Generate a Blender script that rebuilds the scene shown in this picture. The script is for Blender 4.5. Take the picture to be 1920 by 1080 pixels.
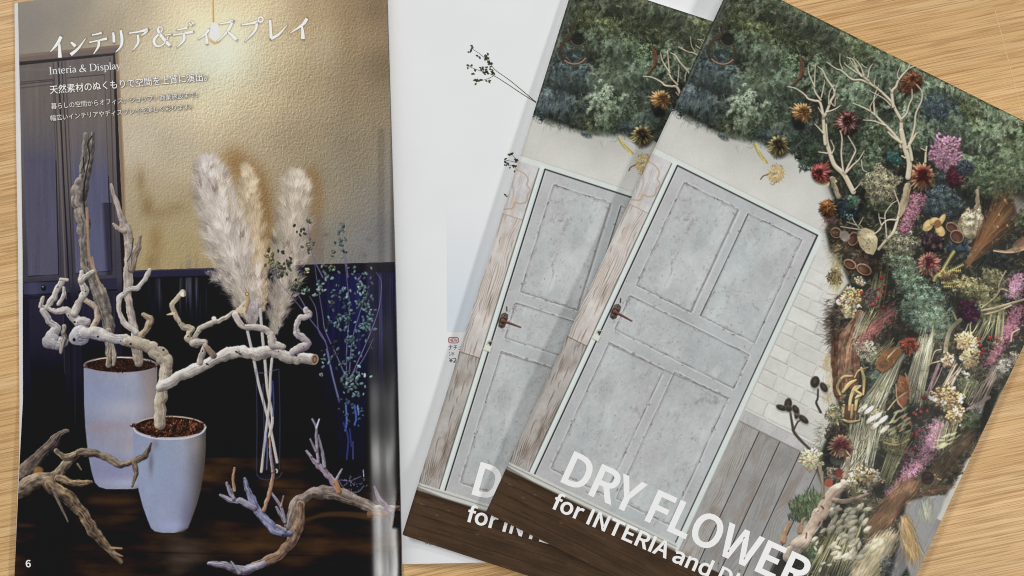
import bpy, bmesh, math, os
import numpy as np
from mathutils import Vector, Matrix

for o in list(bpy.data.objects): bpy.data.objects.remove(o)
SC = bpy.context.scene; COL = SC.collection

# ------------------------------------------------------------------ camera, looking straight down at the table
KPX = 0.00027          # metres on the table per layout unit
HCAM = 0.45
cam_d = bpy.data.cameras.new('camera'); cam_d.sensor_width = 36; cam_d.sensor_fit = 'HORIZONTAL'
cam_d.angle = 2 * math.atan(960 * KPX / HCAM); cam_d.clip_start = .01; cam_d.clip_end = 30
cam = bpy.data.objects.new('camera', cam_d); COL.objects.link(cam); cam.location = (0, 0, HCAM); SC.camera = cam

# ------------------------------------------------------------------ light: room glow, window from the right, ceiling lamps
world = bpy.data.worlds.new('World'); SC.world = world; world.use_nodes = True
bg = world.node_tree.nodes['Background']; bg.inputs[0].default_value = (.93, .96, 1, 1); bg.inputs[1].default_value = .2

def area(name, loc, to, size, size_y, power, col):
    d = bpy.data.lights.new(name, 'AREA'); d.shape = 'RECTANGLE'; d.size = size; d.size_y = size_y; d.energy = power; d.color = col
    o = bpy.data.objects.new(name, d); COL.objects.link(o); o.location = loc
    o.rotation_euler = (Vector(to) - Vector(loc)).to_track_quat('-Z', 'Y').to_euler(); return o
area('window_light', (2.1, -.95, 1.35), (0, 0, 0), .42, .26, 35, (1., .985, .96))
area('ceiling_light', (-1.5, 1.6, 2.0), (0, 0, 0), 1.2, .5, 44, (1., .985, .95))
area('ceiling_light_far', (1.5, 2.2, 2.0), (0, 0, 0), 1.2, .4, 22, (1., .985, .95))

SC.view_settings.view_transform = 'Standard'; SC.view_settings.look = 'None'; SC.view_settings.exposure = 0; SC.view_settings.gamma = 1
SC.view_settings.use_curve_mapping = False
SC.render.engine = 'CYCLES'; SC.cycles.max_bounces = 6; SC.cycles.filter_width = 1.05
EXPO = .88             # light that reaches white paper; printed colours are inks seen under it
# ------------------------------------------------------------------ print shop
# The printed pictures are painted in code (numpy) and end up as ink colour on the paper meshes.
RNG = np.random.default_rng(11)

def smooth(t): return t * t * (3 - 2 * t)

def vnoise(h, w, sy, sx, rng):
    gh, gw = int(h / sy) + 3, int(w / sx) + 3
    g = rng.random((gh, gw)).astype(np.float32)
    y = np.arange(h, dtype=np.float32) / sy; x = np.arange(w, dtype=np.float32) / sx
    yi = y.astype(int); xi = x.astype(int)
    fy = smooth(y - yi)[:, None]; fx = smooth(x - xi)[None, :]
    a = g[yi][:, xi]; b = g[yi][:, xi + 1]; c = g[yi + 1][:, xi]; d = g[yi + 1][:, xi + 1]
    return (a * (1 - fx) + b * fx) * (1 - fy) + (c * (1 - fx) + d * fx) * fy

def fbm(h, w, sy, sx, rng, oct=4, gain=.5):
    out = np.zeros((h, w), np.float32); amp = 1; tot = 0
    for i in range(oct):
        out += amp * vnoise(h, w, max(sy, 1.01), max(sx, 1.01), rng); tot += amp
        amp *= gain; sy /= 2; sx /= 2
    return out / tot - .5

def catmull(P, n=5):
    P = np.asarray(P, float)
    if len(P) < 3: return P
    Q = np.vstack([2 * P[0] - P[1], P, 2 * P[-1] - P[-2]]); out = []
    for i in range(1, len(Q) - 2):
        p0, p1, p2, p3 = Q[i - 1:i + 3]
        for t in np.arange(n) / n:
            out.append(.5 * (2 * p1 + (p2 - p0) * t + (2 * p0 - 5 * p1 + 4 * p2 - p3) * t * t + (3 * p1 - p0 - 3 * p2 + p3) * t ** 3))
    out.append(P[-1]); return np.array(out)

class Canvas:
    def __init__(s, x0, y0, w, h, col=(0, 0, 0)):
        s.x0, s.y0, s.w, s.h = x0, y0, w, h
        s.a = np.empty((h, w, 3), np.float32); s.a[:] = col
        s.X = np.arange(w, dtype=np.float32)[None, :] + x0 + .5
        s.Y = np.arange(h, dtype=np.float32)[:, None] + y0 + .5
    def box(s, x0, y0, x1, y1):
        i0 = max(int(x0 - s.x0), 0); i1 = min(int(x1 - s.x0) + 2, s.w)
        j0 = max(int(y0 - s.y0), 0); j1 = min(int(y1 - s.y0) + 2, s.h)
        if i0 >= i1 or j0 >= j1: return None
        return slice(j0, j1), slice(i0, i1)
    def comp(s, sl, cov, col):
        v = s.a[sl]; v += (np.asarray(col, np.float32) - v) * cov[..., None]
    def rect(s, x0, y0, x1, y1, col, a=1, f=1.):
        sl = s.box(x0 - f, y0 - f, x1 + f, y1 + f)
        if sl is None: return
        X = s.X[:, sl[1]]; Y = s.Y[sl[0]]
        cov = np.clip((X - x0) / f + .5, 0, 1) * np.clip((x1 - X) / f + .5, 0, 1) * np.clip((Y - y0) / f + .5, 0, 1) * np.clip((y1 - Y) / f + .5, 0, 1)
        s.comp(sl, cov * a, col)
    def polymask(s, P, f=1.):
        P = np.asarray(P, float); sl = s.box(P[:, 0].min() - f, P[:, 1].min() - f, P[:, 0].max() + f, P[:, 1].max() + f)
        if sl is None: return None, None
        X = s.X[:, sl[1]]; Y = s.Y[sl[0]]
        d = np.full(np.broadcast(X, Y).shape, 1e9, np.float32); ins = np.zeros(d.shape, bool)
        for (ax, ay), (bx, by) in zip(P, np.roll(P, -1, 0)):
            vx, vy = bx - ax, by - ay; L = vx * vx + vy * vy + 1e-9
            t = np.clip(((X - ax) * vx + (Y - ay) * vy) / L, 0, 1)
            d = np.minimum(d, (X - ax - t * vx) ** 2 + (Y - ay - t * vy) ** 2)
            if ay != by: ins ^= ((ay > Y) != (by > Y)) & (X < (Y - ay) * vx / vy + ax)
        d = np.sqrt(d)
        return sl, np.clip(np.where(ins, d, -d) / f + .5, 0, 1)
    def poly(s, P, col, a=1, f=1.):
        sl, m = s.polymask(P, f)
        if sl is not None: s.comp(sl, m * a, col)
    def ell(s, x, y, rx, ry, col, a=1, ang=0, soft=None):
        R = max(rx, ry) + 3; sl = s.box(x - R, y - R, x + R, y + R)
        if sl is None: return
        ca, sa = math.cos(ang), math.sin(ang); dx = s.X[:, sl[1]] - x; dy = s.Y[sl[0]] - y
        q = np.sqrt(((dx * ca + dy * sa) / rx) ** 2 + ((dy * ca - dx * sa) / ry) ** 2)
        k = min(rx, ry) if soft is None else 1 / soft
        s.comp(sl, np.clip((1 - q) * k + .5, 0, 1) * a, col)
    def glow(s, x, y, rx, ry, col, a, p=1.):
        R = 3
        sl = s.box(x - R * rx, y - R * ry, x + R * rx, y + R * ry)
        if sl is None: return
        q = ((s.X[:, sl[1]] - x) / rx) ** 2 + ((s.Y[sl[0]] - y) / ry) ** 2
        s.comp(sl, a * np.exp(-q ** p), col)
    def stroke(s, P, R, col, a=1, f=1., n=5, shade=None, rng=None, grain=0., lightdir=(-.45, -.8), smoothed=True, rough=0.):
        """variable-width stroke; shade=(dark colour) turns it into a lit round limb with grain along it"""
        P = np.asarray(P, float); R = np.atleast_1d(np.asarray(R, float))
        if len(R) == 1: R = np.repeat(R, len(P))
        if len(R) != len(P): R = np.interp(np.linspace(0, 1, len(P)), np.linspace(0, 1, len(R)), R)
        Q = np.column_stack([P, R])
        if smoothed: Q = catmull(Q, n)
        m = Q[:, 2].max() + f + 2
        sl = s.box(Q[:, 0].min() - m, Q[:, 1].min() - m, Q[:, 0].max() + m, Q[:, 1].max() + m)
        if sl is None: return
        j0, i0 = sl[0].start, sl[1].start; h, w = sl[0].stop - j0, sl[1].stop - i0
        best = np.full((h, w), 1e9, np.float32); lat = np.zeros((h, w), np.float32); al = np.zeros((h, w), np.float32); nl = np.zeros((h, w), np.float32)
        run = 0.
        for k in range(len(Q) - 1):
            ax, ay, ra = Q[k]; bx, by, rb = Q[k + 1]; vx, vy = bx - ax, by - ay; L2 = vx * vx + vy * vy + 1e-9; L = math.sqrt(L2)
            mm = max(ra, rb) + f + 2
            b = s.box(min(ax, bx) - mm, min(ay, by) - mm, max(ax, bx) + mm, max(ay, by) + mm)
            if b is not None:
                lo = (slice(b[0].start - j0, b[0].stop - j0), slice(b[1].start - i0, b[1].stop - i0))
                X = s.X[:, b[1]]; Y = s.Y[b[0]]
                t = np.clip(((X - ax) * vx + (Y - ay) * vy) / L2, 0, 1)
                dx = X - ax - t * vx; dy = Y - ay - t * vy; r = ra + (rb - ra) * t
                dist = np.sqrt(dx * dx + dy * dy); d = dist - r; u = d < best[lo]
                best[lo] = np.where(u, d, best[lo])
                if shade is not None:
                    sg = np.sign(dx * (-vy) + dy * vx)
                    lat[lo] = np.where(u, sg * dist / np.maximum(r, .4), lat[lo]); al[lo] = np.where(u, run + t * L, al[lo])
                    nl[lo] = np.where(u, (dx * lightdir[0] + dy * lightdir[1]) / np.maximum(r, .4), nl[lo])
            run += L
        rng = rng or RNG
        if rough: best += rough * (4.5 * fbm(h, w, 9, 9, rng, 2) + 2.2 * fbm(h, w, 3.2, 3.2, rng, 1)) * np.clip(np.max(R) / 5, .25, 1.3)
        cov = np.clip(.5 - best / f, 0, 1) * a
        if shade is None: s.comp(sl, cov, col); return
        k = np.clip(.58 + .62 * nl - .10 * lat * lat, 0, 1)
        if grain:
            N = fbm(64, int(run / 1.5) + 40, 5, 14, rng, 3); N2 = fbm(64, int(run / 1.5) + 40, 14, 5, rng, 2)
            ii = np.clip(((lat + 1.3) * 24), 0, 63).astype(int); jj = np.clip(al / 1.5, 0, N.shape[1] - 1).astype(int)
            k = np.clip(k + grain * (1.5 * N[ii, jj] + 1.1 * N2[ii, jj]), 0, 1.12)
        if rough: k = np.clip(k + .34 * fbm(h, w, 8, 8, rng, 3), 0, 1.12)
        k = k[..., None]
        C = np.asarray(shade, np.float32) * (1 - k) + np.asarray(col, np.float32) * k
        v = s.a[sl]; v += (C - v) * cov[..., None]
    def dabs(s, x, y, L, w, ang, cols, a=1.):
        n = len(x); L = np.broadcast_to(L, n); w = np.broadcast_to(w, n); ca = np.cos(ang); sa = np.sin(ang)
        a = np.broadcast_to(a, n); cols = np.broadcast_to(np.asarray(cols, np.float32), (n, 3))
        A = s.a; W, H = s.w, s.h
        for k in range(n):
            cx = x[k] - s.x0 - .5; cy = y[k] - s.y0 - .5; l = L[k]; ww = w[k]; R = int(max(l, ww)) + 1
            i0 = int(cx) - R; i1 = i0 + 2 * R + 2; j0 = int(cy) - R; j1 = j0 + 2 * R + 2
            if i0 < 0: i0 = 0
            if j0 < 0: j0 = 0
            if i1 > W: i1 = W
            if j1 > H: j1 = H
            if i0 >= i1 or j0 >= j1: continue
            dx = (np.arange(i0, i1) - cx)[None, :]; dy = (np.arange(j0, j1) - cy)[:, None]
            q = np.sqrt(((dx * ca[k] + dy * sa[k]) / l) ** 2 + ((dy * ca[k] - dx * sa[k]) / ww) ** 2)
            cov = np.minimum(np.maximum((1 - q) * (ww + .35) + .25, 0), 1) * a[k]
            v = A[j0:j1, i0:i1]; v += (cols[k] - v) * cov[..., None].astype(np.float32)
    def hairs(s, x, y, ang, length, cols, bend=0., dens=1., step=.6, taper=True):
        """a batch of fine curved hairs, blended together"""
        n = len(x); length = np.broadcast_to(length, n); bend = np.broadcast_to(bend, n); cols = np.broadcast_to(np.asarray(cols, np.float32), (n, 3))
        m = int(np.max(length) / step) + 2; t = (np.arange(m) * step)[None, :]
        u = t / length[:, None]; ok = u <= 1
        th = ang[:, None] + bend[:, None] * u
        px = x[:, None] + np.cumsum(np.cos(th) * step, 1) - s.x0 - .5; py = y[:, None] + np.cumsum(np.sin(th) * step, 1) - s.y0 - .5
        wgt = dens * step * np.where(ok, (1 - .75 * u) if taper else 1., 0)
        ok = ok & (px > 1) & (py > 1) & (px < s.w - 3) & (py < s.h - 3)
        px, py, wgt = px[ok], py[ok], wgt[ok]; ci = np.broadcast_to(np.arange(n)[:, None], ok.shape)[ok]
        if not len(px): return
        bx0, bx1, by0, by1 = int(px.min()), int(px.max()) + 2, int(py.min()), int(py.max()) + 2
        w_, h_ = bx1 - bx0, by1 - by0
        ix = px.astype(int); iy = py.astype(int); fx = px - ix; fy = py - iy
        acc = np.zeros((4, h_ * w_))
        for ox, oy, q in ((0, 0, (1 - fx) * (1 - fy)), (1, 0, fx * (1 - fy)), (0, 1, (1 - fx) * fy), (1, 1, fx * fy)):
            idx = (iy + oy - by0) * w_ + ix + ox - bx0; ww = q * wgt
            acc[3] += np.bincount(idx, ww, h_ * w_)
            for c in range(3): acc[c] += np.bincount(idx, ww * cols[ci, c], h_ * w_)
        al = 1 - np.exp(-1.4 * acc[3]); C = (acc[:3] / np.maximum(acc[3], 1e-6)).T
        v = s.a[by0:by1, bx0:bx1]; v += ((C.reshape(h_, w_, 3) - v) * al.reshape(h_, w_, 1)).astype(np.float32)

def inell(n, x, y, rx, ry, ang=0., p=.5, rng=None):
    rng = rng or RNG
    th = rng.random(n) * 6.2832; r = rng.random(n) ** p * (1 + .13 * np.sin(5 * th + x) + .09 * np.sin(9 * th + y))
    ex = r * np.cos(th) * rx; ey = r * np.sin(th) * ry; ca, sa = math.cos(ang), math.sin(ang)
    return x + ex * ca - ey * sa, y + ex * sa + ey * ca, r, th

def vary(n, col, v=.2, hue=.06, rng=None):
    rng = rng or RNG
    return np.clip(np.asarray(col, np.float32) * (1 + v * rng.standard_normal((n, 1))) * (1 + hue * rng.standard_normal((n, 3))), 4, 245).astype(np.float32)

def moss(c, x, y, rx, ry, col, ang=0., dens=1., L=(1.6, 4.2), w=(.55, 1.), dark=.54, v=.15, dirn=None, spread=6.28, under=True, rng=None):
    """a clump of fine foliage: dark gaps first, lighter sprigs over them, lit from above"""
    rng = rng or RNG
    n = int(dens * rx * ry * 3.1416 / 3.6)
    for lvl in range(3):
        m = int(n * (.3, .4, .38)[lvl])
        px, py, r, th = inell(m, x, y, rx * (1 - .04 * lvl), ry * (1 - .04 * lvl), ang, .55)
        li = (dark, .84, 1.1)[lvl] * (1 - .34 * ((py - y) / max(ry, 1) + .35 * (px - x) / max(rx, 1)) * (lvl > 0)) * (1 + .16 * np.sin(px * .31 + 2 * np.sin(py * .23)) + .14 * np.sin(py * .37 + px * .12))
        cols = np.clip(vary(m, col, v * (.5 + .35 * lvl), .05) * li[:, None], 5, 240)
        an = (rng.random(m) * spread - spread / 2) + (0 if dirn is None else dirn)
        if lvl == 0 and not under: continue
        k = (1.35, 1., .9)[lvl]
        c.dabs(px, py, (L[0] + rng.random(m) * (L[1] - L[0])) * k, (w[0] + rng.random(m) * (w[1] - w[0])) * k, an, cols, .85)

def florets(c, x, y, rx, ry, col, ang=0., size=3., dens=1.5, dark=.5, v=.13, gap=True):
    """a head of small round petals"""
    if gap: c.ell(x, y, rx * .95, ry * .95, np.asarray(col) * dark, .9, ang, .3)
    n = int(dens * rx * ry * 3.1416 / (size * size * 1.1))
    px, py, r, th = inell(n, x, y, rx, ry, ang, .55)
    li = 1.05 - .3 * (py - y) / max(ry, 1) + .1 * (px < x)
    c.dabs(px + .6, py + .9, size * .95, size * .75, th, np.asarray(col, np.float32)[None] * (dark + .1) * np.ones((n, 1)), .7)
    # petals and their dark undersides alternate so the head keeps its depth
    o = np.argsort(RNG.random(n)); px, py, th, li = px[o], py[o], th[o], li[o]
    cols = np.clip(vary(n, col, v, .05) * li[:, None], 5, 242)
    for k in range(n):
        q = slice(k, k + 1)
        c.dabs(px[q] + .5, py[q] + .8, size * .9, size * .65, th[q], np.asarray(col, np.float32)[None] * .5, .55)
        c.dabs(px[q], py[q], size * (.6 + .4 * RNG.random()), size * (.4 + .3 * RNG.random()), th[q], cols[q], .95)

def protea(c, x, y, r, outer, inner, core, ang=None, flat=.86, open=.42):
    """a dried protea seen at an angle: a dark cup with short inner petals behind it and long scaly bracts in front"""
    outer, inner, core = (np.asarray(v, float) for v in (outer, inner, core))
    if ang is None: ang = 1.5 + RNG.normal(0, .5)
    tx, ty = math.cos(ang), math.sin(ang)
    cx, cy = x - tx * r * .2, y - ty * r * .2; rc = r * open * .95
    c.ell(x + 2, y + 3, r * .95, r * .9, (18, 16, 13), .65, ang, .35)
    c.ell(x, y, r * .84, r * .8 * flat, outer * .34, 1, ang)
    def ring(n, f0, f1, col, jit, wk, sel):
        th = np.sort(RNG.random(n)) * .5 + np.arange(n) * 1.0; th = th / n * 6.2832
        for t in RNG.permutation(th):
            e = np.array((math.cos(t), math.sin(t))); near = e[0] * tx + e[1] * ty
            if not sel(near): continue
            k = 1 + .34 * near; wob_ = 1 + jit * RNG.standard_normal()
            p0 = np.array((cx, cy)) + e * rc * f0; p1 = np.array((cx, cy)) + e * (rc + (r - rc) * f1 * k * wob_) * (1 if near > 0 else .92)
            side = np.array((-e[1], e[0])) * RNG.normal(0, .16) * r * .35; pm = (p0 + p1) / 2 + side * .5
            lit = np.clip(.88 - .24 * e[1] - .2 * e[0] + .26 * RNG.standard_normal(), .35, 1.35); w_ = r * wk * (.8 + .5 * RNG.random())
            c.stroke([p0 + .6, pm + .9, p1 + side + .9], [w_ * .8, w_, .4], outer * .2, .42, 1.4)
            c.stroke([p0, pm, p1 + side], [w_ * .75, w_ * .95, w_ * .32], np.clip(col * lit, 6, 240), .95, 1.)
            if RNG.random() < .3: c.stroke([pm, p1 + side], [.4, .25], np.clip(col * lit * 1.35 + 10, 6, 242), .6, 1.)
    ring(26, .8, 1.0, outer, .12, .085, lambda q: True)
    ring(20, .85, .74, outer * .55 + inner * .45, .12, .09, lambda q: q > -.3)
    c.ell(cx, cy, rc * 1.18, rc * 1.12, core * .9, .7, ang, .4)
    ring(18, .7, .40, inner, .16, .075, lambda q: True)
    c.ell(cx, cy, rc * .95, rc * .9, core * .7, .8, ang, .4)
    m = int(r * 1.6); px, py, _, t = inell(m, cx, cy, rc * .9, rc * .85, ang)
    c.dabs(px, py, 1.6, .55, t, vary(m, (core * 1.5 + inner * .25), .4), .7)

def fronds(c, x, y, ang, length, cols, dens=.5, leaf=4.2, rng=None):
    """feathery sprigs: a stem with fine leaflets on both sides, drawn a few at a time so they overlap"""
    rng = rng or RNG
    for G in np.array_split(np.arange(len(x)), max(len(x) // 14, 1)):
        xs, ys, an, ln, co = [], [], [], [], []
        for i in G:
            m = int(length[i] * 1.5) + 4; t = rng.random(m); b = rng.normal(0, .5); th = ang[i] + b * t
            sx = x[i] + np.cos(ang[i] + b * t * .5) * t * length[i]; sy = y[i] + np.sin(ang[i] + b * t * .5) * t * length[i]
            sd = rng.choice([-1, 1], m)
            xs.append(sx); ys.append(sy); an.append(th + sd * (.45 + .5 * rng.random(m))); ln.append(leaf * (1.15 - .6 * t) * (.6 + .7 * rng.random(m)) + 1)
            co.append(np.clip(cols[i] * (.78 + .42 * t[:, None] + .16 * rng.standard_normal((m, 1))), 8, 236))
        c.hairs(np.concatenate(xs), np.concatenate(ys), np.concatenate(an), np.concatenate(ln), np.concatenate(co), bend=0., dens=dens)

def limb(c, P, R, light, dark, grain=.32, holes=0, **kw):
    """a bare branch with bark grain"""
    P = np.asarray(P, float)
    R = np.broadcast_to(np.asarray(R, float), len(P)) if np.ndim(R) == 0 or len(np.atleast_1d(R)) == 1 else np.asarray(R, float)
    R = np.interp(np.linspace(0, 1, len(P)), np.linspace(0, 1, len(R)), R)
    Q = catmull(np.column_stack([P, R]), 4); P0 = P
    if len(P) > 2:
        ti = np.linspace(0, len(P) - 1, len(Q)); Ql = np.stack([np.interp(ti, np.arange(len(P)), v) for v in (P[:, 0], P[:, 1], R)], 1); Q = .45 * Q + .55 * Ql; Q[:, 2] *= .93
    if len(Q) > 4: Q[1:-1, 2] *= 1 + .05 * RNG.standard_normal(len(Q) - 2) + .09 * np.sin(np.arange(1, len(Q) - 1) * .8 + 6 * RNG.random()); Q[1:-1, :2] += (RNG.standard_normal((len(Q) - 2, 2)) * .10 * Q[1:-1, 2:])
    P, R = Q[:, :2], Q[:, 2]
    kw.setdefault('rough', .32)
    c.stroke(P + np.array([.6, 1.0]), R * 1.02 + .2, np.asarray(dark) * .35, .45, 1.6)
    c.stroke(P, R, light, 1, 1., shade=dark, grain=grain, n=2, **kw)
    if grain and R.max() > 3.2:
        d = np.gradient(P, axis=0); d /= np.hypot(d[:, 0], d[:, 1])[:, None] + 1e-9; nn = np.stack([-d[:, 1], d[:, 0]], 1)
        for _ in range(int(2 + R.max() * .55)):
            i0 = RNG.integers(0, max(len(P) - 4, 1)); i1 = min(i0 + RNG.integers(3, 9), len(P)); o = RNG.uniform(-.75, .75)
            if i1 - i0 < 3: continue
            c.stroke(P[i0:i1] + nn[i0:i1] * (o * R[i0:i1])[:, None] + RNG.normal(0, .3, (i1 - i0, 2)), [.25, .55, .2], np.asarray(dark) * .8 if RNG.random() < .65 else np.minimum(np.asarray(light) * 1.08, 246), .45, .9, n=3)
    for _ in range((holes + 1) // 2):
        k = RNG.integers(0, len(P) - 1); t = RNG.random(); q = P[k] * (1 - t) + P[k + 1] * t + RNG.normal(0, np.max(R) * .25, 2)
        rr = .6 + RNG.random() * .7
        c.ell(q[0], q[1], rr * 1.5, rr, np.asarray(dark) * .22, .9, RNG.random() * 3); c.ell(q[0] - .6, q[1] - rr, rr * 1.3, .6, np.asarray(light) * 1.05, .35)

def finish(c, grain=2.2, sharp=.9):
    a = c.a
    b = (a[:-2] + 2 * a[1:-1] + a[2:]) / 4; b = (b[:, :-2] + 2 * b[:, 1:-1] + b[:, 2:]) / 4
    a[1:-1, 1:-1] += np.clip(sharp * (a[1:-1, 1:-1] - b), -26, 26)      # print sharpening
    a *= 1 + .014 * RNG.standard_normal((c.h, c.w, 1)).astype(np.float32)
    a += grain * RNG.standard_normal((c.h, c.w, 1)).astype(np.float32) + .5 * grain * RNG.standard_normal((c.h, c.w, 3)).astype(np.float32)
    np.clip(a, 2, 250, out=a)
def zz(x0, y0, s=4.):
    return lambda *p: [(x0 + x / s, y0 + y / s) for x, y in p]
zA, zB, zC, zD, zE, zF = zz(0, 0), zz(400, 0), zz(0, 250), zz(300, 250), zz(0, 480), zz(300, 480)
zG, zH = zz(0, 760, 3.375), zz(330, 760, 3.375)

# mincho title strokes: (offset, [(x, y, width) ...]) traced glyph by glyph, in quarter units of the page layout
TITLE = [
    ('A', [(458, 274, 15), (432, 325, 15), (378, 390, 3)]), ('A', [(444, 322, 9), (447, 380, 15), (449, 432, 19)]),
    ('A', [(530, 315, 6), (548, 330, 13), (566, 348, 15)]), ('A', [(530, 410, 17), (585, 365, 11), (642, 288, 3)]),
    ('A', [(690, 263, 6), (730, 255, 7), (762, 246, 11)]), ('A', [(667, 318, 6), (740, 303, 7), (802, 289, 13)]), ('A', [(742, 303, 12), (737, 350, 11), (702, 405, 3)]),
    ('A', [(848, 243, 9), (853, 280, 12), (855, 318, 13)]), ('A', [(905, 226, 11), (915, 300, 14), (905, 350, 10), (868, 391, 3)]),
    ('A', [(968, 249, 6), (1040, 238, 8), (1108, 222, 16)]), ('A', [(1105, 225, 13), (1085, 250, 8), (1058, 268, 3)]), ('A', [(1033, 260, 10), (1036, 320, 11), (995, 378, 3)]),
    ('A', [(1275, 343, 15), (1225, 290, 14), (1188, 235, 12), (1188, 208, 8), (1205, 202, 5), (1217, 215, 5), (1208, 240, 6), (1165, 282, 12), (1155, 318, 13), (1178, 346, 9), (1215, 338, 6), (1248, 305, 5), (1262, 268, 4)]),
    ('A', [(1235, 264, 5), (1282, 258, 5)]),
    ('A', [(1328, 223, 6), (1370, 216, 7), (1405, 206, 13)]), ('A', [(1298, 263, 6), (1370, 252, 7), (1447, 238, 14)]), ('A', [(1379, 250, 12), (1378, 300, 12), (1328, 354, 3)]),
    ('A', [(1418, 172, 4), (1437, 192, 9)]), ('A', [(1436, 160, 4), (1454, 181, 9)]),
    ('A', [(1567, 220, 12), (1540, 255, 10), (1488, 293, 3)]), ('A', [(1547, 254, 7), (1552, 328, 16)]),
    ('B', [(47, 179, 6), (100, 170, 7), (148, 158, 15)]), ('B', [(143, 160, 13), (110, 230, 11), (32, 313, 3)]), ('B', [(102, 234, 5), (140, 265, 14), (172, 298, 17)]),
    ('B', [(213, 186, 6), (270, 178, 8), (333, 163, 15)]), ('B', [(328, 166, 13), (312, 230, 11), (237, 310, 3)]),
    ('B', [(425, 150, 11), (430, 220, 12), (433, 288, 15)]), ('B', [(432, 290, 15), (490, 258, 11), (552, 190, 3)]),
    ('B', [(702, 138, 15), (672, 182, 14), (576, 249, 3)]), ('B', [(665, 196, 8), (670, 240, 14), (672, 292, 19)]),
]
RING = [(373, 144), (368, 158), (355, 166), (342, 160), (337, 147), (343, 134), (356, 128), (368, 133), (373, 144)]
def title_strokes():
    for k, P in TITLE:
        o = 0 if k == 'A' else 400
        yield [(o + x / 4, y / 4) for x, y, w in P], [w / 8 for x, y, w in P]
    yield [(400 + x / 4, y / 4) for x, y in RING], [.9] * len(RING)

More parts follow.
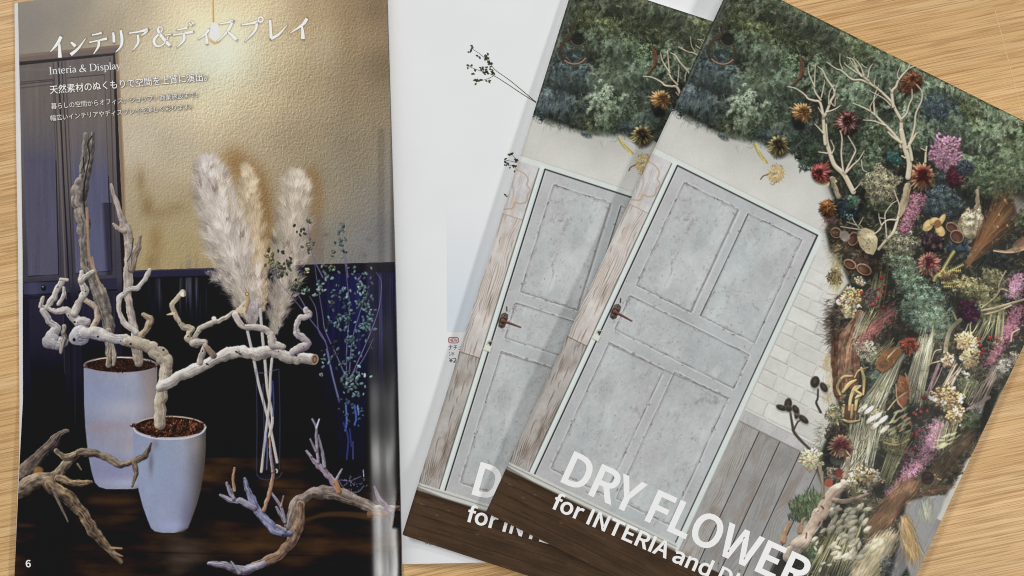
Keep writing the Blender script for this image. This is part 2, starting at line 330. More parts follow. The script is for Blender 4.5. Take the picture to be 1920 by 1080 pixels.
def paint_page():
    rng = np.random.default_rng(5)
    c = Canvas(14, -90, 752, 1196, (60, 50, 40)); X, Y = c.X, c.Y; H, W = c.h, c.w
    # ---- plaster wall lit by the pendant lamp
    g = np.zeros((H, W, 3), np.float32)
    def tone(pts):
        acc = np.zeros((H, W, 3)); ws = np.zeros((H, W, 1))
        for x, y, col in pts:
            w = (1 / (((X - x) ** 2 + ((Y - y) * 1.0) ** 2 + 1600.) ** 1.6))[..., None]
            acc += w * np.array(col, float); ws += w
        return acc / ws
    g[:] = tone([(50, 40, (108, 101, 93)), (120, 10, (120, 110, 96)), (200, 60, (142, 127, 103)), (250, 20, (158, 138, 106)), (300, 90, (185, 162, 122)), (340, 30, (205, 180, 135)), (470, 40, (205, 176, 126)),
                 (520, 90, (176, 148, 100)), (600, 40, (158, 128, 82)), (690, 60, (138, 112, 76)), (715, 20, (112, 90, 64)), (300, 170, (178, 158, 124)), (400, 200, (196, 174, 134)), (480, 170, (178, 152, 110)), (580, 160, (150, 126, 86)),
                 (680, 180, (126, 106, 78)), (260, 260, (166, 150, 126)), (330, 280, (166, 150, 121)), (450, 260, (160, 140, 104)), (560, 260, (142, 122, 88)), (660, 280, (122, 108, 84)), (260, 380, (150, 132, 98)), (340, 400, (146, 126, 86)),
                 (470, 330, (150, 130, 96)), (620, 360, (132, 118, 90)), (690, 380, (110, 103, 92)), (280, 480, (150, 128, 82)), (340, 480, (148, 126, 78)), (620, 460, (118, 112, 100)), (690, 470, (98, 98, 100)), (725, 440, (88, 88, 90)), (728, 120, (100, 82, 58))])
    g = g * .68 + .32 * g.mean(2, keepdims=True); c.a[:] = g * 1.17
    c.glow(402, 105, 120, 92, (216, 214, 184), .72, .9); c.glow(404, 88, 70, 60, (226, 230, 212), .85, 1.1); c.glow(396, 40, 60, 46, (242, 216, 168), .4)
    # stains and soft stem shadows on the wall
    for x, y, rx, ry, a in ((264, 340, 9, 26, .35), (276, 385, 12, 20, .45), (300, 400, 30, 12, .25), (292, 450, 14, 34, .4), (284, 492, 12, 16, .4), (330, 388, 18, 9, .2)):
        c.glow(x, y, rx, ry, (112, 82, 42), a)
    for x, y, rx, ry, a in ((440, 300, 26, 26, .7), (462, 330, 30, 30, .75), (488, 370, 20, 44, .8), (500, 430, 14, 60, .8), (585, 335, 18, 24, .6), (594, 380, 16, 40, .55), (588, 450, 16, 40, .4)):
        c.glow(x, y, rx, ry, (132, 96, 54), a * .85, 1.2)
    for x, y in ((692, 450), (683, 478), (612, 440), (640, 420)): c.glow(x, y, 5, 4, (92, 84, 66), .5)
    # trowelled plaster relief
    n1 = fbm(H + 2, W + 2, 2.7, 2.3, rng, 3, .75); e1 = n1[2:, 2:] - n1[:-2, :-2]
    n2 = fbm(H, W, 60, 60, rng, 3)
    amp = np.clip(.55 + .9 * np.exp(-(((X - 560) / 260) ** 2 + ((Y - 190) / 230) ** 2)), .4, 1.6) * (1 - .75 * np.exp(-(((X - 402) / 70) ** 2 + ((Y - 85) / 60) ** 2))) * np.clip((X - 90) / 150, .25, 1)
    c.a *= np.clip(1 + (.29 * e1 * amp + .10 * n2), .5, 1.6)[..., None]
    # right end of the wall: shallow pilaster
    c.rect(721, 240, 733, 512, (126, 124, 122), .28, 5); c.rect(733, 200, 760, 512, (58, 52, 48), .55, 6); c.rect(708, 240, 721, 512, (60, 56, 52), .2, 6)
    # ---- wainscot
    c.poly([(225, 508), (745, 491), (766, 491), (766, 870), (20, 876), (20, 508)], (15, 15, 23))
    for x0, x1, col, a in ((575, 760, (33, 31, 70), .9), (620, 700, (31, 34, 84), .6)):
        sl = c.box(x0, 505, x1, 840)
        xx = c.X[:, sl[1]]; yy = c.Y[sl[0]]
        k = np.clip((xx - x0) / 40, 0, 1) * np.clip((x1 - xx) / 50, 0, 1) * np.exp(-((yy - 560) / 150.) ** 2)
        st = .75 + 1.3 * fbm(k.shape[0], k.shape[1], 160, 5, rng, 3)
        c.comp(sl, np.clip(k * a * st, 0, 1), col)
    n = fbm(H, W, 200, 6, rng, 3)
    k = np.clip((n - .05) * 5, 0, 1) * np.exp(-((Y - 545) / 45) ** 2) * np.exp(-((X - 345) / 75) ** 2)
    c.a += (np.array((92, 92, 108), np.float32) - c.a) * (k * .75)[..., None]
    n = fbm(H, W, 300, 3.2, rng, 2)
    k = np.clip((n - .06) * 5, 0, 1) * np.clip((X - 660) / 40, 0, 1) * np.clip((Y - 505) / 10, 0, 1) * np.exp(-((Y - 580) / 110) ** 2)
    c.a += (np.array((88, 88, 140), np.float32) - c.a) * (k * .5)[..., None]
    c.poly([(225, 508), (745, 491), (766, 491), (766, 506), (745, 507), (225, 521)], (41, 38, 60)); c.poly([(225, 508), (766, 490.5), (766, 493), (225, 510)], (74, 66, 74), .7)
    c.poly([(565, 496), (766, 491), (766, 506), (565, 511)], (24, 22, 26), .75); c.poly([(225, 521), (766, 506), (766, 509), (225, 524)], (8, 8, 12), .9)
    for x in (590, 592): c.rect(x, 510, x + .9, 800, (10, 10, 22), .7)
    # ---- floor
    sl = c.box(14, 850, 766, 1106); xx = c.X[:, sl[1]]; yy = c.Y[sl[0]]
    fl = np.zeros((sl[0].stop - sl[0].start, W, 3), np.float32)
    nf = fbm(fl.shape[0], W, 22, 90, rng, 4); nb = fbm(fl.shape[0], W, 60, 90, rng, 3)
    fl[:] = np.array((30, 22, 16)); fl += np.clip(nf * 1.3 + nb * 1.2, -.4, 1)[..., None] * np.array((52, 36, 22)); fl *= (1 + .25 * fbm(fl.shape[0], W, 5, 60, rng, 3))[..., None]
    fl += np.exp(-(((xx - 60) / 60) ** 2 + ((yy - 1010) / 60) ** 2))[..., None] * np.array((-8, -6, -4)); fl += np.exp(-(((xx - 345) / 45) ** 2 + ((yy - 1040) / 50) ** 2))[..., None] * np.array((36, 32, 30))
    for x, y, rx, ry in ((480, 1000, 60, 26), (410, 985, 40, 20), (600, 935, 60, 14), (640, 1010, 60, 20), (300, 880, 120, 12), (520, 905, 90, 10)):
        fl += (np.exp(-(((xx - x) / rx) ** 2 + ((yy - y) / ry) ** 2)))[..., None] * np.array((22, 15, 8))
    for y in (905, 960, 1030): fl *= (1 - .25 * np.exp(-((yy - y - .02 * xx) / 1.2) ** 2))[..., None]
    mk = np.clip((yy - 856) / 3, 0, 1) * np.ones_like(xx)
    c.comp(sl, mk, np.clip(fl, 5, 255))
    # ---- wardrobe at the left
    c.poly([(14, 110), (222, 86), (224, 860), (14, 900)], (92, 82, 80))
    sl = c.box(14, 86, 226, 900); xx = c.X[:, sl[1]]; yy = c.Y[sl[0]]
    t = np.clip((yy - 250) / 240, 0, 1) ** 1.4
    wd = np.array((100, 92, 90)) * (1 - t)[..., None] + np.array((64, 61, 72)) * t[..., None]
    t2 = np.clip((yy - 520) / 40, 0, 1); wd = wd * (1 - t2)[..., None] + np.array((29, 27, 40)) * t2[..., None]
    t3 = np.clip((yy - 700) / 90, 0, 1); wd = wd * (1 - t3)[..., None] + np.array((15, 14, 20)) * t3[..., None]
    wd = wd * (1 + .12 * fbm(sl[0].stop - sl[0].start, sl[1].stop - sl[1].start, 120, 6, rng, 3))[..., None]
    sl2, m = c.polymask([(14, 124), (213, 99), (220, 300), (234, 520), (234, 890), (14, 905)])
    full = np.zeros((H, W, 3), np.float32); full[sl] = wd; v = c.a[sl2]; v += (full[sl2] - v) * m[..., None]
    c.poly([(14, 104), (224, 84), (224, 90), (14, 110)], (120, 104, 92)); c.poly([(14, 110), (216, 89), (216, 98), (14, 119)], (108, 92, 86))
    c.poly([(14, 118.5), (212, 100), (212, 104), (14, 125)], (30, 27, 30)); c.poly([(14, 117.5), (212, 99), (212, 100), (14, 119)], (58, 54, 54))
    # jamb trim on the right of the wardrobe
    c.poly([(212, 100), (216, 98), (226, 330), (236, 505), (236, 520), (229, 520), (219, 330)], (34, 30, 33)); c.poly([(216, 98), (222, 90), (234, 330), (238, 480), (235, 505), (226, 330)], (132, 112, 92)); c.poly([(220, 92), (223, 90), (234.5, 330), (238.5, 480), (236.5, 480), (232, 330)], (168, 140, 112), .7)
    # door panels, turning blue towards the floor
    def panel(P, top, bot, fr=(48, 42, 44)):
        sl, m = c.polymask(P, 1.2); yy = c.Y[sl[0]]; y0, y1 = P[0][1], P[2][1]; t = np.clip((yy - y0) / (y1 - y0), 0, 1)[..., None] ** 2.8
        h, w = m.shape; q = (np.array(top) * (1 - t) + np.array(bot) * t) * (1 + .16 * fbm(h, w, 90, 5, rng, 3) + .02 * rng.standard_normal((h, w)))[..., None]
        v = c.a[sl]; v += (q - v) * m[..., None]
        E = list(P) + [P[0]]
        for (a, b), col, al, wd in zip(zip(E[:-1], E[1:]), ((40, 36, 38), (64, 58, 60), (26, 24, 30), (30, 27, 32)), (.8, .6, .95, .9), (.8, .8, 1., .9)): c.stroke([a, b], [wd], col, al, smoothed=False)
    panel([(40, 154), (99, 149), (105, 300), (110, 515), (53, 518), (46, 330)], (104, 96, 93), (82, 80, 98))
    panel([(127, 146), (196, 140), (203, 330), (210, 508), (141, 513), (134, 330)], (106, 97, 93), (86, 86, 110))
    c.rect(40, 128, 100, 132, (120, 110, 104), .35, 3); c.stroke(zA((150, 632), (405, 605)), [.9], (44, 40, 40), .8, smoothed=False); c.stroke(zA((150, 660), (405, 632)), [1.4], (70, 60, 60), .6, smoothed=False)
    sl = c.box(140, 380, 212, 514); xx = c.X[:, sl[1]]; yy = c.Y[sl[0]]
    c.comp(sl, .45 * np.exp(-((xx - 178 - (yy - 450) * .05) / 18.) ** 2) * np.clip((yy - 370) / 70, 0, 1), (92, 96, 128))
    c.comp(sl, .7 * np.clip((xx - 193 - (yy - 450) * .06) / 7, 0, 1) * np.clip((212 - xx) / 4, 0, 1), (34, 31, 40))
    sl = c.box(52, 400, 108, 516); xx = c.X[:, sl[1]]; yy = c.Y[sl[0]]; c.comp(sl, .4 * np.exp(-((xx - 88) / 14.) ** 2) * np.clip((yy - 400) / 90, 0, 1), (88, 88, 108))
    for P, wv, col in (([(109, 116), (119, 330), (130, 560), (136, 860)], 1.5, (18, 17, 22)), ([(116, 116), (127, 330), (138, 560), (142, 860)], 1.1, (40, 37, 42)), ([(100, 118), (110, 330), (114, 520)], .9, (56, 50, 52)), ([(122, 116), (133, 330), (143, 540)], .8, (62, 56, 58)),
                       ([(104, 118), (114, 330), (124, 560)], 1.2, (112, 102, 100)), ([(128, 116), (139, 330)], .9, (112, 100, 98)), ([(206, 108), (212, 330), (218, 520)], 1., (60, 52, 54))):
        c.stroke(P, [wv], col, .75)
    c.poly([(44, 529), (130, 525), (131, 549), (45, 553)], (50, 49, 70)); c.poly([(44, 529), (130, 525), (130, 527), (44, 531)], (22, 20, 28)); c.poly([(45, 552), (131, 548), (131, 551), (45, 555)], (14, 13, 18))
    c.poly([(146, 526), (219, 521), (220, 543), (147, 548)], (44, 42, 62)); c.poly([(146, 546), (220, 542), (220, 545), (146, 549)], (12, 11, 16))
    sl = c.box(44, 528, 131, 552); c.comp(sl, .45 * np.exp(-((c.X[:, sl[1]] - 62) / 18.) ** 2) * np.ones_like(c.Y[sl[0]]), (84, 86, 116))
    c.ell(82, 540, 4.6, 5.6, (10, 9, 12)); c.ell(80.5, 537.5, 1.4, 1.8, (140, 140, 150), .9)
    panel([(54, 562), (118, 558), (121, 700), (124, 800), (60, 804), (57, 700)], (38, 36, 52), (17, 16, 24)); panel([(152, 556), (214, 552), (216, 660), (218, 800), (158, 802), (154, 700)], (36, 34, 52), (16, 15, 22))
    c.rect(14, 800, 150, 862, (10, 10, 14), .75, 20)
    # ---- tall weathered driftwood in the back pot
    limb(c, zC((690, 0), (675, 150), (640, 300), (600, 400), (590, 520), (620, 680), (630, 850), (650, 1000)) + zE((690, 150), (760, 320), (800, 450), (815, 560), (820, 700), (830, 810)), [4, 7, 10, 14, 15, 12, 10.5, 12, 12, 14, 13, 10, 8, 6.5], (158, 149, 140), (54, 48, 47), .6)
    limb(c, zC((640, 10), (625, 180), (605, 290)), [5, 6, 3], (150, 142, 132), (70, 64, 60), .5)
    c.stroke(zC((690, 20), (660, 80), (672, 170), (640, 330), (628, 470), (640, 640)), [1.2, 1.6, 1.2, 1., 1.6, .6], (34, 29, 28), .85); c.stroke(zC((625, 180), (632, 290)), [1.2], (24, 20, 20), .9)
    c.stroke(zC((650, 560), (660, 760), (665, 900), (700, 1040)), [2.6, 2.4, 2.6, 2.4], (196, 156, 120), .6, 2); c.stroke(zE((690, 10), (720, 150), (770, 280)), [1.8, 2, 1], (206, 168, 130), .5, 2)
    c.stroke(zE((810, 650), (812, 820)), [1.0], (40, 32, 28), .8); limb(c, zE((835, 650), (862, 740), (850, 815)), [4, 4, 4], (190, 178, 164), (80, 70, 64), .4)
    # slimmer pale branch beside it
    limb(c, zC((835, 385), (855, 470), (885, 560), (930, 690), (960, 770), (965, 860), (960, 1000)) + zE((960, 110), (960, 300), (985, 450), (1010, 560), (1025, 660), (1035, 800)), [3, 4.5, 5, 8.5, 9, 9, 8.5, 8.5, 8, 7.5, 8, 8.5, 9], (212, 200, 188), (92, 82, 80), .4, 3)
    limb(c, zC((930, 730), (880, 710), (850, 680)), [6, 4, 2], (208, 196, 182), (110, 98, 92), .3); limb(c, zC((1050, 775), (1030, 850), (1000, 930), (985, 1020)), [3, 6, 8, 7], (176, 160, 146), (74, 64, 60), .55)
    c.stroke(zC((1000, 790), (985, 900), (955, 960)), [1.2], (50, 42, 40), .7)
    # ---- pots
    def pot(cx, yr, rx, ry, prof, base, left, right, rim):
        P = [(cx - w, y) for y, w in prof] + [(cx + d + w, y) for (y, w), d in zip(prof[::-1], [0] * len(prof))]
        sl, m = c.polymask(P, 1.2); xx = c.X[:, sl[1]]; yy = c.Y[sl[0]]
        wy = np.interp(yy[:, 0], [p[0] for p in prof], [p[1] for p in prof])[:, None]; u = np.clip((xx - cx) / wy, -1, 1)[..., None]
        col = np.where(u < .35, np.array(left) + (np.array(base) - np.array(left)) * (u + 1) / 1.35, np.array(base) + (np.array(right) - np.array(base)) * np.clip((u - .35) / .6, 0, 1) ** 1.2)
        h, w = m.shape; col = col * (1 + .12 * fbm(h, w, 40, 28, rng, 4) + .05 * fbm(h, w, 5, 4, rng, 2))[..., None]
        v = c.a[sl]; v += (col - v) * m[..., None]; return sl, m
    sl, m = pot(226, 684, 69, 16, [(684, 69), (760, 68), (800, 66), (850, 61), (885, 54), (905, 48), (913, 40), (917, 26)], (154, 156, 172), (136, 140, 164), (114, 108, 114), None)
    xx = c.X[:, sl[1]]; yy = c.Y[sl[0]]
    for x, y, rx, ry, col, a in ((205, 745, 60, 30, (130, 144, 178), .6), (235, 765, 50, 20, (176, 172, 184), .6), (215, 800, 55, 10, (150, 134, 142), .55), (250, 830, 50, 16, (150, 134, 142), .45), (185, 805, 18, 12, (150, 134, 146), .5), (220, 880, 60, 24, (122, 122, 172), .45), (282, 730, 14, 60, (160, 140, 128), .5), (240, 905, 40, 8, (176, 180, 214), .5)):
        c.comp(sl, m * a * np.exp(-((xx - x) / rx) ** 2 - ((yy - y) / ry) ** 2), col)
    c.ell(226, 684, 69, 15.5, (150, 138, 140)); c.ell(226, 684.5, 66, 13.3, (34, 22, 17)); c.poly([(165, 679), (190, 671), (226, 668.8), (262, 671), (288, 680), (262, 673), (226, 671), (190, 673)], (226, 206, 182), .8)
    px, py, _, th = inell(420, 226, 685, 63, 11.5); c.dabs(px, py, 2.4, 1.1, RNG.random(420) * 3, vary(420, (54, 33, 22), .45), .8)
    limb(c, zE((815, 560), (820, 700), (812, 818)), [6, 6, 5.5], (188, 174, 158), (80, 70, 64), .5); limb(c, zE((840, 650), (860, 740), (850, 815)), [3.5, 3.6, 3.6], (190, 178, 164), (80, 70, 64), .4); limb(c, zE((1018, 640), (1035, 730), (1040, 800)), [8, 8.5, 9], (196, 180, 164), (96, 84, 80), .4)
    # ---- pampas grass: far (warm) plume first
    def plume(axis, half, cols, shadow, n, lean=0.):
        """a feathery head built of tufts; the axis runs from the tip to the base, hairs point to the tip"""
        A = catmull(np.column_stack([np.array(axis, float), np.array(half) * 1.02]), 8); L = len(A)
        d = np.gradient(A[:, :2], axis=0); tang = np.arctan2(d[:, 1], d[:, 0])
        nt = int(n / 15)
        kk = np.sort(RNG.random(nt) ** .85)[::-1] * (L - 1)
        grp = np.array_split(np.arange(nt), 34)
        for gi, G in enumerate(grp):
            xs, ys, an, ln, be, co = [], [], [], [], [], []
            for g_ in G:
                k = int(np.clip(kk[g_] + RNG.normal(0, 2.5), 0, L - 1)); hw = A[k, 2]
                off = np.clip(RNG.normal(0, .55), -1, 1); m = 26
                tx = A[k, 0] - math.sin(tang[k]) * off * hw * .8; ty = A[k, 1] + math.cos(tang[k]) * off * hw * .8
                base = tang[k] + math.pi - off * (.22 + .3 * RNG.random()) + RNG.normal(0, .13) + lean
                lum = np.clip(0.97 + .10 * RNG.standard_normal() - .14 * max(off, 0), .42, 1.2)
                tt = k / L; col = np.array(cols[0]) * (1 - tt) + np.array(cols[1]) * tt
                if RNG.random() < .05: col = np.array(shadow, float)
                xs.append(tx + RNG.normal(0, 2.6, m)); ys.append(ty + RNG.normal(0, 3.4, m)); an.append(base + RNG.normal(0, .24, m)); ln.append(hw * (.22 + .32 * RNG.random(m)) + 4)
                be.append(RNG.normal(-.3 * np.sign(off), .45, m)); co.append(np.clip(col * lum * (1 + .12 * RNG.standard_normal((m, 1))), 10, 240))
            if xs: c.hairs(np.concatenate(xs), np.concatenate(ys), np.concatenate(an), np.concatenate(ln), np.concatenate(co), bend=np.concatenate(be), dens=.34)
    plume([(459, 312), (464, 340), (470, 400), (480, 460), (490, 520), (491, 580)], [4, 16, 24, 26, 20, 6], ((216, 196, 166), (190, 166, 138)), (150, 118, 84), 4200)
    plume([(553, 325), (553, 350), (549, 400), (545, 460), (536, 520), (522, 580), (514, 622)], [10, 28, 34, 36, 32, 22, 6], ((218, 204, 184), (164, 152, 142)), (110, 96, 90), 6200)
    sl = c.box(536, 400, 605, 600); c.comp(sl, .30 * np.clip((c.X[:, sl[1]] - 552) / 28, 0, 1) * np.exp(-((c.Y[sl[0]] - 480) / 70) ** 2) * (c.a[sl][..., 0] > 70), (104, 92, 96))
    plume([(388, 298), (392, 325), (404, 380), (420, 430), (438, 480), (455, 530), (468, 575), (474, 605)], [12, 30, 38, 44, 46, 38, 24, 6], ((222, 210, 203), (186, 174, 160)), (130, 116, 110), 9000)
    plume([(468, 560), (478, 585), (474, 606)], [8, 14, 5], ((176, 168, 166), (150, 142, 144)), (80, 72, 74), 500)
    plume([(392, 510), (404, 524), (422, 532)], [2, 5, 8], ((206, 196, 186), (180, 170, 160)), (90, 80, 74), 160)
    # ---- stems and their glass cylinder
    c.poly([(479, 690), (523, 690), (528, 880), (520, 898), (486, 898), (481, 880)], (26, 26, 36), .45, 1.5)
    for P, r in ((zF((655, 560), (700, 760), (740, 960), (775, 1090)) + zH((600, 160), (640, 360)), 2.6), (zF((752, 400), (770, 620), (790, 820), (805, 1000)) + zH((610, 80), (590, 200)), 2.7), (zF((840, 770), (828, 900), (822, 1080)) + zH((565, 200), (540, 420)), 2.5)):
        c.stroke(P, [r], (222, 214, 196), 1, 1., shade=(128, 124, 138))
    for x, y0, y1, r, col, a in ((493, 720, 880, .8, (84, 92, 150), .6), (511, 715, 780, 1.5, (74, 78, 150), .7), (480, 692, 890, .7, (70, 70, 96), .7), (523, 692, 880, .9, (64, 60, 90), .7), (499, 810, 880, .9, (120, 128, 180), .7), (518, 880, 886, 1.4, (220, 220, 235), .8)):
        c.stroke([(x, y0), (x + 2, (y0 + y1) / 2), (x + 1, y1)], [r], col, a)
    c.stroke(zF((706, 860), (720, 872), (790, 876), (880, 850)), [.7], (120, 120, 140), .6); c.stroke(zH((512, 440), (540, 465), (600, 470), (650, 455), (670, 425)), [1.1], (66, 62, 84), .8); c.ell(503, 895, 20, 6, (44, 40, 58), .4, 0, .5)
    # ---- eucalyptus sprays in the far glass
    stems = [zF((1345, 1080), (1290, 880), (1240, 640), (1130, 480), (1000, 320), (900, 200), (840, 60)), zF((1400, 960), (1400, 700), (1420, 400), (1400, 160), (1380, 0)), zF((1400, 980), (1480, 800), (1560, 620), (1640, 400), (1660, 200), (1620, 120)),
             zF((1390, 900), (1330, 760), (1240, 560), (1220, 440), (1180, 200), (1160, 60)), zF((1420, 880), (1440, 640), (1500, 420), (1560, 260)), zF((1240, 640), (1190, 560), (1170, 400), (1120, 300)), zF((1100, 400), (1040, 300), (980, 240)), zD((1220, 1080), (1140, 900), (1110, 680)), zD((1410, 1080), (1390, 920), (1350, 780), (1340, 710)), zF((1400, 940), (1520, 780), (1600, 620))]
    for S in stems: c.stroke(S, [1.15, .5], (104, 98, 138), .9)
    c.stroke(zF((1340, 1080), (1290, 880), (1250, 700)), [1.6], (104, 106, 150), .85)
    def leaf(x, y, an, col, L=4.2):
        ca, sa = math.cos(an), math.sin(an); col = np.array(col, float); col = (col * .75 + col.mean() * .25) * .86
        c.dabs(np.array([x + .7]), np.array([y + .8]), L, L * .62, np.array([an]), (14, 16, 28), .6)
        c.dabs(np.array([x]), np.array([y]), L, L * .58, np.array([an]), col, .95)
        c.dabs(np.array([x - .5 * sa]), np.array([y - .7]), L * .7, L * .22, np.array([an]), np.clip(np.array(col) * 1.45, 0, 230), .8)
    for (cx, cy, rx, ry, n, col) in ((1110, 250, 50, 60, 10, (120, 146, 132)), (1250, 170, 80, 80, 14, (104, 134, 134)), (1340, 270, 70, 60, 14, (96, 124, 128)), (1200, 250, 40, 60, 9, (108, 134, 130)), (1360, 500, 90, 80, 26, (88, 122, 128)), (1540, 230, 60, 110, 26, (92, 118, 118)), (1540, 380, 70, 90, 24, (88, 116, 120)),
                                     (1530, 520, 60, 60, 14, (92, 124, 130)), (1440, 640, 80, 70, 20, (78, 106, 118)), (1570, 560, 50, 110, 9, (84, 112, 120)), (1370, 360, 60, 50, 9, (80, 106, 112)), (1280, 360, 40, 40, 6, (70, 86, 86)), (1300, 690, 60, 60, 10, (58, 60, 54)), (1260, 520, 40, 40, 6, (44, 40, 44)), (1270, 800, 60, 60, 9, (110, 134, 142)),
                                     (1400, 780, 60, 80, 10, (84, 110, 118)), (1500, 890, 30, 50, 5, (130, 152, 150)), (1205, 890, 22, 20, 3, (140, 160, 146)), (1430, 1010, 90, 120, 40, (94, 124, 130)), (1390, 900, 70, 60, 12, (90, 118, 124)), (840, 70, 40, 70, 11, (140, 140, 96)), (890, 110, 40, 50, 8, (112, 112, 82)), (960, 60, 40, 60, 7, (84, 90, 66)),
                                     (1040, 190, 50, 50, 6, (132, 138, 96)), (1100, 120, 30, 30, 4, (176, 176, 120)), (1000, 230, 50, 40, 6, (86, 92, 78)), (910, 150, 30, 30, 4, (90, 92, 70))):
        for _ in range(int(n * 1.3)):
            x, y = zF((cx + RNG.normal(0, rx * .55), cy + RNG.normal(0, ry * .55)))[0]
            leaf(x, y, RNG.random() * 3.14, vary(1, np.array(col) * .92, .26, .05)[0], 2.8 + 2.0 * RNG.random())
    for (cx, cy, rx, ry, n, col) in ((1350, 790, 25, 60, 12, (92, 112, 112)), (1365, 720, 12, 18, 4, (84, 104, 102)), (1110, 660, 20, 10, 4, (96, 104, 76)), (1050, 730, 40, 20, 7, (66, 72, 58)), (1115, 860, 40, 60, 12, (108, 114, 84)), (815, 880, 18, 20, 4, (70, 76, 62)), (905, 880, 18, 20, 4, (66, 70, 58)), (830, 940, 30, 40, 8, (140, 134, 82)), (890, 1010, 30, 40, 7, (120, 116, 76)), (965, 970, 18, 24, 4, (66, 72, 60)), (1300, 890, 16, 20, 4, (124, 124, 100)), (1380, 890, 30, 30, 6, (92, 116, 120)), (1240, 1000, 60, 24, 10, (112, 120, 100)), (1440, 1020, 50, 30, 7, (110, 130, 124)), (1010, 690, 16, 8, 2, (50, 50, 46))):
        for _ in range(n):
            x, y = zD((cx + RNG.normal(0, rx * .6), cy + RNG.normal(0, ry * .6)))[0]
            leaf(x, y, RNG.random() * 3.14, vary(1, np.array(col) * .9, .2, .05)[0], 2.4 + 1.6 * RNG.random())
    # the far glass
    c.poly([(632, 745), (684, 745), (682, 905), (672, 922), (645, 922), (634, 905)], (24, 26, 60), .35, 2)
    for P, r, col, a in ((zH((1075, 0), (1080, 100), (1072, 160)), 1.6, (100, 124, 190), .8), (zH((1130, 0), (1140, 80), (1130, 120)), 1.8, (74, 98, 176), .8), (zH((1150, 0), (1155, 60)), .9, (150, 180, 240), .8), (zH((1060, 110), (1090, 210), (1080, 340)), 1.7, (54, 58, 128), .8), (zH((1120, 230), (1120, 340)), 1., (80, 90, 160), .7), (zH((1100, 150), (1110, 260)), 1.2, (64, 72, 140), .7),
                         (zH((1030, 480), (1080, 540), (1150, 548), (1188, 510)), 1.1, (96, 92, 120), .8), (zH((1185, 410), (1188, 450)), .9, (150, 160, 220), .9), (zH((1040, 470), (1100, 478), (1170, 450)), .8, (110, 104, 130), .7)): c.stroke(P, [r], col, a)
    for _ in range(34): x, y = zH((1110 + RNG.normal(0, 45), 490 + RNG.normal(0, 26)))[0]; c.ell(x, y, .9 + RNG.random(), .7, (150, 150, 190), .7, RNG.random() * 3)
    for _ in range(22): x, y = zH((1100 + RNG.normal(0, 40), 60 + RNG.normal(0, 50)))[0]; leaf(x, y, RNG.random() * 3, (64, 92, 120), 2.6)
    # ---- front pot
    pot(318, 802, 68, 21, [(802, 68), (840, 68), (880, 65), (920, 58), (950, 50), (975, 41), (990, 35), (996, 28), (999, 14)], (148, 153, 172), (140, 149, 176), (76, 68, 64), None)
    sl, m = c.polymask([(250, 802), (386, 802), (384, 860), (374, 930), (352, 990), (325, 999), (300, 995), (270, 930)], 1.2); xx = c.X[:, sl[1]]; yy = c.Y[sl[0]]
    for x, y, rx, ry, col, a in ((330, 930, 30, 70, (136, 144, 178), .5), (300, 870, 30, 60, (140, 156, 184), .5), (283, 868, 5, 22, (96, 96, 110), .7), (292, 832, 7, 10, (110, 112, 124), .6), (350, 960, 14, 40, (110, 108, 140), .5), (320, 985, 30, 10, (170, 178, 226), .4), (366, 830, 14, 26, (150, 142, 140), .5)):
        c.comp(sl, m * a * np.exp(-((xx - x) / rx) ** 2 - ((yy - y) / ry) ** 2), col)
    c.ell(318, 801, 68.5, 21.5, (176, 160, 146)); c.ell(318, 801, 64.5, 18.8, (30, 19, 14))
    px, py, _, th = inell(520, 318, 801, 62, 17); c.dabs(px, py, 3.2, 1.4, RNG.random(520) * 3, vary(520, (62, 36, 24), .5), .85)
    px, py, _, th = inell(60, 325, 798, 50, 12); c.dabs(px, py, 2.6, 1.1, RNG.random(60) * 3, vary(60, (120, 72, 46), .3), .85)
    c.stroke([(250, 802), (258, 812), (285, 821), (318, 823.5), (352, 821), (378, 812), (386, 801)], [1.1, 1.5, 1.6, 1.5, 1.6, 1.4, 1.2], (196, 196, 214), .85)
    # ---- the pale bleached branch
    Lt, Dk, Wm = (230, 223, 213), (100, 93, 92), (206, 182, 150)
    limb(c, zE((1020, 570), (930, 500), (890, 400), (900, 310), (970, 250), (1030, 240), (1090, 170), (1120, 105)), [6.5, 5.5, 4.5, 5.5, 5, 4.5, 4.8, 4], Lt, (120, 112, 112), .18, 2)
    limb(c, zE((1060, 600), (1095, 555), (1130, 480), (1075, 440)), [7, 7, 6.5, 4.5], (196, 176, 150), (76, 64, 56), .4, 2)
    limb(c, zE((690, 545), (725, 480), (720, 390), (640, 330)), [6, 5.6, 5.2, 5.5], (214, 196, 176), (108, 92, 82), .3, 3)
    limb(c, zE((340, 400), (308, 375), (325, 310)), [6, 5.5, 3], (204, 190, 176), (96, 88, 88), .35, 1)
    limb(c, zE((320, 410), (370, 490), (425, 540), (385, 620)), [6, 6.5, 8, 13], (216, 210, 206), (104, 100, 104), .28, 1)
    limb(c, zE((600, 505), (545, 450), (495, 400), (420, 420), (355, 385), (400, 320), (430, 250), (470, 185)), [10, 9, 7.5, 5.5, 6, 6.5, 6.5, 5.5], Lt, Dk, .2, 3)
    limb(c, zE((440, 360), (480, 290), (478, 240)), [4, 4.2, 3.4], Lt, Dk, .2); c.stroke(zE((455, 175), (505, 180)), [3.2, 3], (226, 216, 206), 1, 1, shade=(120, 110, 108))
    limb(c, zE((560, 430), (590, 350), (640, 265), (610, 200), (612, 120)), [8, 7.5, 7, 6.5, 4.5], Lt, Dk, .2, 3); limb(c, zE((605, 190), (650, 150), (695, 118)), [6, 5, 4.5], Lt, Dk, .2)
